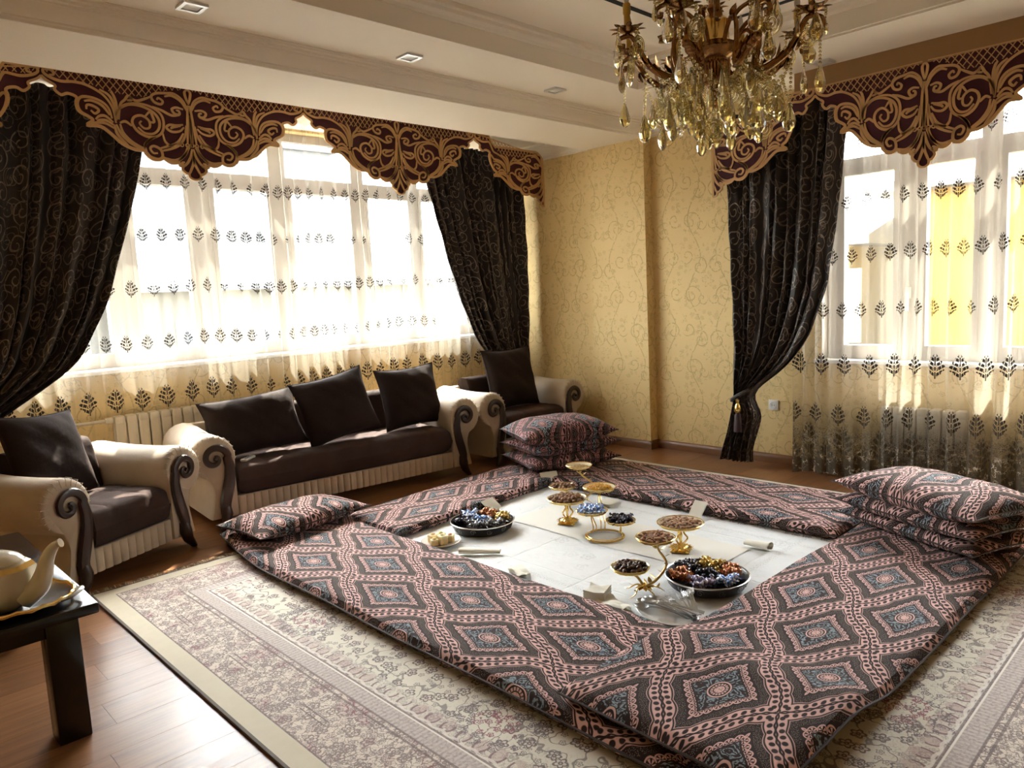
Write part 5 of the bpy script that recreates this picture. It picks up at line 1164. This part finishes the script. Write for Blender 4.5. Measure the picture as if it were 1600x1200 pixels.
# napkins
nb = thing('napkin_stack', 'thick stack of square cream paper napkins by the branch stand', 'napkins', (2.635, 2.215, ZC), R_(20))
for k in range(12):
    q = k / 11
    def nf(i, j, k=k):
        a, b = 2 * i - 1, 2 * j - 1; s = .052 + .0008 * (k % 3)
        return (a * s * (1 - .16 * (1 - b * b) * abs(a) ** 3), b * s * (1 - .16 * (1 - a * a) * abs(b) ** 3), .0012 + k * .0042 + .010 * (k / 11) * (abs(a * b)) ** 1.5), (i, j)
    mbn = MB().grid(nf, 12, 12); n0 = len(mbn.v); mbn._add([(x, y, z - .0036) for x, y, z in mbn.v[:n0]], [f[::-1] for f in mbn.f[:]])
    rim = [i for i in range(13)] + [i * 13 + 12 for i in range(1, 13)] + [156 + i for i in range(11, -1, -1)] + [i * 13 for i in range(11, 0, -1)]
    mbn._add([], []); mbn.f += [(rim[i], rim[(i + 1) % len(rim)], rim[(i + 1) % len(rim)] + n0, rim[i] + n0)[::-1] for i in range(len(rim))]
    obj('napkin', mbn, MAT['paper'], nb, smooth=False)
def rolled(label, loc, rz, l, r0, r1, flat=.55):
    mb = MB(); n = 26
    def f(i, j):
        a = i * 2 * pi * 1.7; x = (j - .5) * l; r = lerp(r0, r1, j) * (.45 + .55 * i) ; r *= 1 + .05 * sin(j * 14 + a)
        return (x, r * cos(a), r * sin(a) * flat + lerp(r0, r1, j) * flat), (i, j)
    mb.grid(f, 34, 10)
    return tag(obj('rolled_napkin', mb, MAT['paper'], None, loc, rz), label, 'napkin')
rolled('loosely rolled paper napkin by the cake plate', (2.70, 3.14, ZC), R_(-52), .24, .034, .024)
rolled('short rolled napkin at the cloth corner towards the stacked cushions', (3.73, 1.96, ZC), R_(88), .15, .042, .028, .6)
def folded(label, loc, rot, w, d, n, wave, seed, th=.0016):
    t = thing('folded_napkin', label, 'napkin', loc); t.rotation_euler = rot; rr = random.Random(seed)
    for k in range(n):
        p1, p2 = rr.uniform(0, 6), rr.uniform(0, 6)
        f = lambda i, j: (((i - .5) * w * (1 - .05 * k), (j - .5) * d * (1 - .04 * k), .002 + k * .006 + wave * (.5 + .5 * sin(i * 5 + p1 + k)) * (.6 + .4 * sin(j * 4 + p2))), (i, j))
        m = MB().grid(f, 16, 12); b = len(m.v); m._add([(x, y, z - th) for x, y, z in m.v], [q[::-1] for q in m.f[:]]); obj('layer', m, MAT['paper'], t)
    return t
folded('small folded napkin at the cloth edge midway along the longest mattress', (2.63, 2.75, ZC), (0, 0, R_(70)), .15, .075, 3, .018, 1)
folded('crumpled napkin between the napkin stack and the cutlery plate', (2.60, 2.09, ZC), (0, 0, R_(66)), .21, .10, 3, .034, 2)
folded('folded napkin leaning over the mattress edge behind the almond dish', (4.03, 2.53, .062), (R_(6), R_(-32), R_(8)), .16, .085, 2, .004, 3)
folded('folded napkin lying against the mattress behind the candy dish', (3.34, 3.74, .055), (R_(38), 0, R_(10)), .13, .10, 2, .004, 4)
folded('upright folded napkin where two mattresses meet', (4.07, 3.86, .075), (R_(52), R_(0), R_(-25)), .14, .10, 2, .006, 5)
folded('flat folded napkin on the cloth behind the raisin dish', (3.93, 3.17, ZC), (0, 0, R_(20)), .17, .10, 3, .006, 6)

# ------------------------------------------------------------------ chandelier
CX, CY = 2.84, 1.66
ch = thing('chandelier', 'ornate brass chandelier with candle arms and champagne crystal drops', 'chandelier', (CX, CY, -.03))
col = MB().lathe([(.004, 2.88), (.03, 2.87), (.055, 2.83), (.07, 2.78), (.055, 2.735), (.022, 2.70), (.018, 2.66), (.034, 2.635), (.02, 2.61)], 16); obj('upper_vase', col, MAT['brass'], ch)
obj('cup', MB().lathe([(.02, 2.62), (.045, 2.60), (.062, 2.585), (.058, 2.575), (.058, 2.515), (.064, 2.505), (.03, 2.50)], 10), MAT['gold'], ch)
hub = MB().lathe([(.035, 2.505), (.085, 2.495), (.095, 2.475), (.075, 2.455), (.050, 2.44), (.052, 2.43)], 20)
for k in range(20): a = 2 * pi * k / 20; leafmesh(hub, (.055 * cos(a), .055 * sin(a), 2.47), (cos(a), sin(a), .35), .06, .03, curl=-.3)
obj('leaf_crown', hub, MAT['brass'], ch)
urn = MB(); n = 24
for k in range(n): a = 2 * pi * k / n; urn.tube([(.042 * cos(a), .042 * sin(a), 2.435), (.052 * cos(a), .052 * sin(a), 2.41), (.048 * cos(a), .048 * sin(a), 2.375), (.036 * cos(a), .036 * sin(a), 2.355)], [.005, .007, .007, .005], 6)
urn.lathe([(.05, 2.44), (.05, 2.435), (.047, 2.41), (.044, 2.375), (.046, 2.36), (.05, 2.352), (.034, 2.34), (.026, 2.325), (.034, 2.31), (.02, 2.295), (.008, 2.275), (.012, 2.262), (0, 2.25)], 20)
obj('fluted_urn', urn, MAT['brass'], ch)
obj('rod', MB().tube([(0, 0, 2.86), (0, 0, TRAY_Z + .03)], .009, 8), MAT['brass'], ch)
obj('ceiling_rose', MB().lathe([(.0, TRAY_Z - .04), (.03, TRAY_Z - .035), (.06, TRAY_Z), (.10, TRAY_Z + .02), (.10, TRAY_Z + .05)], 20), MAT['brass'], ch)
g = G('champagne_crystal'); MAT['crystal'] = g.set((1.0, .88, .46), .025, 0.0, Transmission_Weight=.90, IOR=1.42)
_pos = g.pos(); _n = g.noise(g.vec(*_pos), 110.0, 1.0); g.bump(_n, .25, .004)
def drop(l, w, n=8, fl=1.0):
    mb = MB(); mb.lathe([(0, 0), (w * .12, -l * .04), (w * .30, -l * .28), (w * .5, -l * .62), (w * .42, -l * .84), (w * .18, -l * .97), (0, -l)], n, None, 0, 0, 1, fl)
    return mb
drop_a = drop(.105, .056, 8, .55).mesh('crystal_drop', MAT['crystal'], False); drop_s = drop(.068, .032, 6, .7).mesh('crystal_drop_small', MAT['crystal'], False)
drop_l = drop(.115, .054, 10, .75).mesh('crystal_drop_long', MAT['crystal'], False)
rs = MB(); 
for q in (.037, .025, .013): rs.tube([(q * cos(a), .0, q * sin(a) * 1.15 - .056) for a in [2 * pi * k / 20 for k in range(20)]], .0042, 6, closed=True)
rs.lathe([(0, 0), (.006, -.006), (.012, -.02), (.006, -.022)], 6); drop_r = rs.mesh('crystal_rosette', MAT['crystal'])
def beads(p, q, n, sag=.0):
    mb = MB(); p, q = Vector(p), Vector(q)
    for k in range(n):
        f = (k + .5) / n; c = p.lerp(q, f) - Vector((0, 0, sag * 4 * f * (1 - f))); mb.ball(c, .0062, 6, 4)
    return mb
def arm(R, z0, zb, s):
    m = MB()
    m.tube([p * 1.0 for p in crom([(.075, 0, z0), (.105, 0, z0 + .055 * s), (.145, 0, z0 + .085 * s), (.175, 0, z0 + .055 * s), (.178, 0, z0 - .02 * s), (.165, 0, z0 - .075 * s), (.18, 0, z0 - .105 * s), (.22, 0, z0 - .10 * s), (R * .78, 0, z0 - .055 * s), (R * .93, 0, zb - .035), (R, 0, zb - .022), (R + .035, 0, zb - .035), (R + .042, 0, zb - .062), (R + .022, 0, zb - .07), (R + .018, 0, zb - .052)], 5)],
           [.009 + .006 * math.exp(-((k - 34) / 11) ** 2) for k in range(71)], 7)
    for k, (x, z, l) in enumerate(((.19, z0 - .09 * s, .06), (.235, z0 - .09 * s, .065), (.275, z0 - .08 * s, .055), (.315, z0 - .065 * s, .045))):
        if x < R - .05: leafmesh(m, (x, 0, z), (.75, .0, .75), l, .045, up=(1, 0, -1), curl=-.5); leafmesh(m, (x, 0, z), (.9, .35, .3), l * .8, .03, curl=.4); leafmesh(m, (x, 0, z), (.9, -.35, .3), l * .8, .03, curl=.4)
    leafmesh(m, (.14, 0, z0 + .08 * s), (.3, 0, 1), .05, .03, up=(1, 0, 0), curl=.5)
    return m
def bobeche(zb):
    b = MB().lathe([(.004, -.024), (.014, -.018), (.009, -.010), (.028, -.004), (.045, .006), (.043, .008), (.012, .002)], 16)
    for k in range(14): a = 2 * pi * k / 14; leafmesh(b, (.032 * cos(a), .032 * sin(a), .002), (cos(a), sin(a), .15 + .3 * (k % 2)), .042, .024, curl=-.2)
    return b
arm_me = {}
def tier(n, R, z0, zb, s, ph, lower):
    am = arm(R, z0, zb, s).mesh('candle_arm', MAT['brass'], ang=60); bb = bobeche(zb).mesh('bobeche', MAT['brass'], ang=60)
    cs = MB().lathe([(.014, 0), (.0125, .004), (.0125, .055), (.0155, .06), (.0155, .095), (.012, .10), (0, .10)], 12).mesh('candle', MAT['candle']); bu = MB().lathe([(.007, .098), (.011, .112), (.0125, .125), (.008, .148), (.002, .168), (0, .17)], 10).mesh('bulb', MAT['bulb'])
    for k in range(n):
        a = 2 * pi * k / n + ph; e = (R * cos(a), R * sin(a))
        ar = obj('candle_arm', am, None, ch); ar.rotation_euler = (0, 0, a)
        obj('bobeche', bb, None, ar, (R, 0, zb)); c = obj('candle', cs, None, ar, (R, 0, zb + .004)); obj('bulb', bu, None, ar, (R, 0, zb + .004))
        for q in range(4):
            b2 = a + q * pi / 2 + .5; pp = (e[0] + .052 * cos(b2), e[1] + .052 * sin(b2), zb + .006)
            obj('bead_chain', beads(pp, (pp[0], pp[1], pp[2] - .03), 3), MAT['crystal'], ch)
            d = obj('crystal_drop', (drop_s, drop_r, drop_s, drop_a)[q] if lower else drop_s, None, ch, (pp[0], pp[1], pp[2] - .032)); d.rotation_euler = (0, 0, b2 * 3 + k)
        if lower:
            p0 = ((R + .03) * cos(a), (R + .03) * sin(a), zb - .075); ln = (.10, .05, .13, .06)[k % 4]
            obj('bead_chain', beads(p0, (p0[0], p0[1], p0[2] - ln), int(ln / .012)), MAT['crystal'], ch); d = obj('crystal_drop', drop_a, None, ch, (p0[0], p0[1], p0[2] - ln)); d.rotation_euler = (0, 0, a + 1)
            p1 = (.24 * cos(a), .24 * sin(a), z0 - .11); p2 = (.24 * cos(a + 2 * pi / n), .24 * sin(a + 2 * pi / n), z0 - .11)
            obj('bead_chain', beads(p1, p2, 13, .07), MAT['crystal'], ch)
            p3 = (.30 * cos(a), .30 * sin(a), z0 - .09)
            for w in (-.35, .35): p4 = (.29 * cos(a + w), .29 * sin(a + w), z0 - .23); obj('bead_chain', beads(p3, p4, 10, .0), MAT['crystal'], ch); d = obj('crystal_drop', drop_l if w < 0 else drop_r, None, ch, p4); d.rotation_euler = (0, 0, a * 2)
MAT['bulb'] = grain('clear_flame_bulb', (.85, .82, .75), .08, 0, .02, Transmission_Weight=.6)
tier(8, .375, 2.475, 2.545, 1.0, .22, True)
tier(4, .19, 2.60, 2.70, .55, .6, False)
rr_ = random.Random(21)
for (n, r, zt, ph) in ((12, .255, 2.305, .1), (11, .215, 2.335, .35), (10, .175, 2.265, .2), (9, .13, 2.295, .0), (6, .075, 2.235, .4), (6, .15, 2.40, .1)):
    for k in range(n):
        a = 2 * pi * k / n + ph + rr_.uniform(-.08, .08); z = zt + rr_.uniform(-.035, .03); p = (r * cos(a), r * sin(a), z)
        t0 = (min(r, .2) * cos(a) * .8, min(r, .2) * sin(a) * .8, 2.38)
        obj('bead_chain', beads(t0, p, 9), MAT['crystal'], ch)
        d = obj('crystal_drop', (drop_a, drop_r, drop_l)[rr_.randrange(3)], None, ch, p); d.rotation_euler = (0, 0, rr_.uniform(0, 6.28))
for (x, y, z) in ((-.03, .05, 2.175), (.05, -.04, 2.19), (.0, .0, 2.20)): obj('crystal_drop', drop_l, None, ch, (x, y, z))
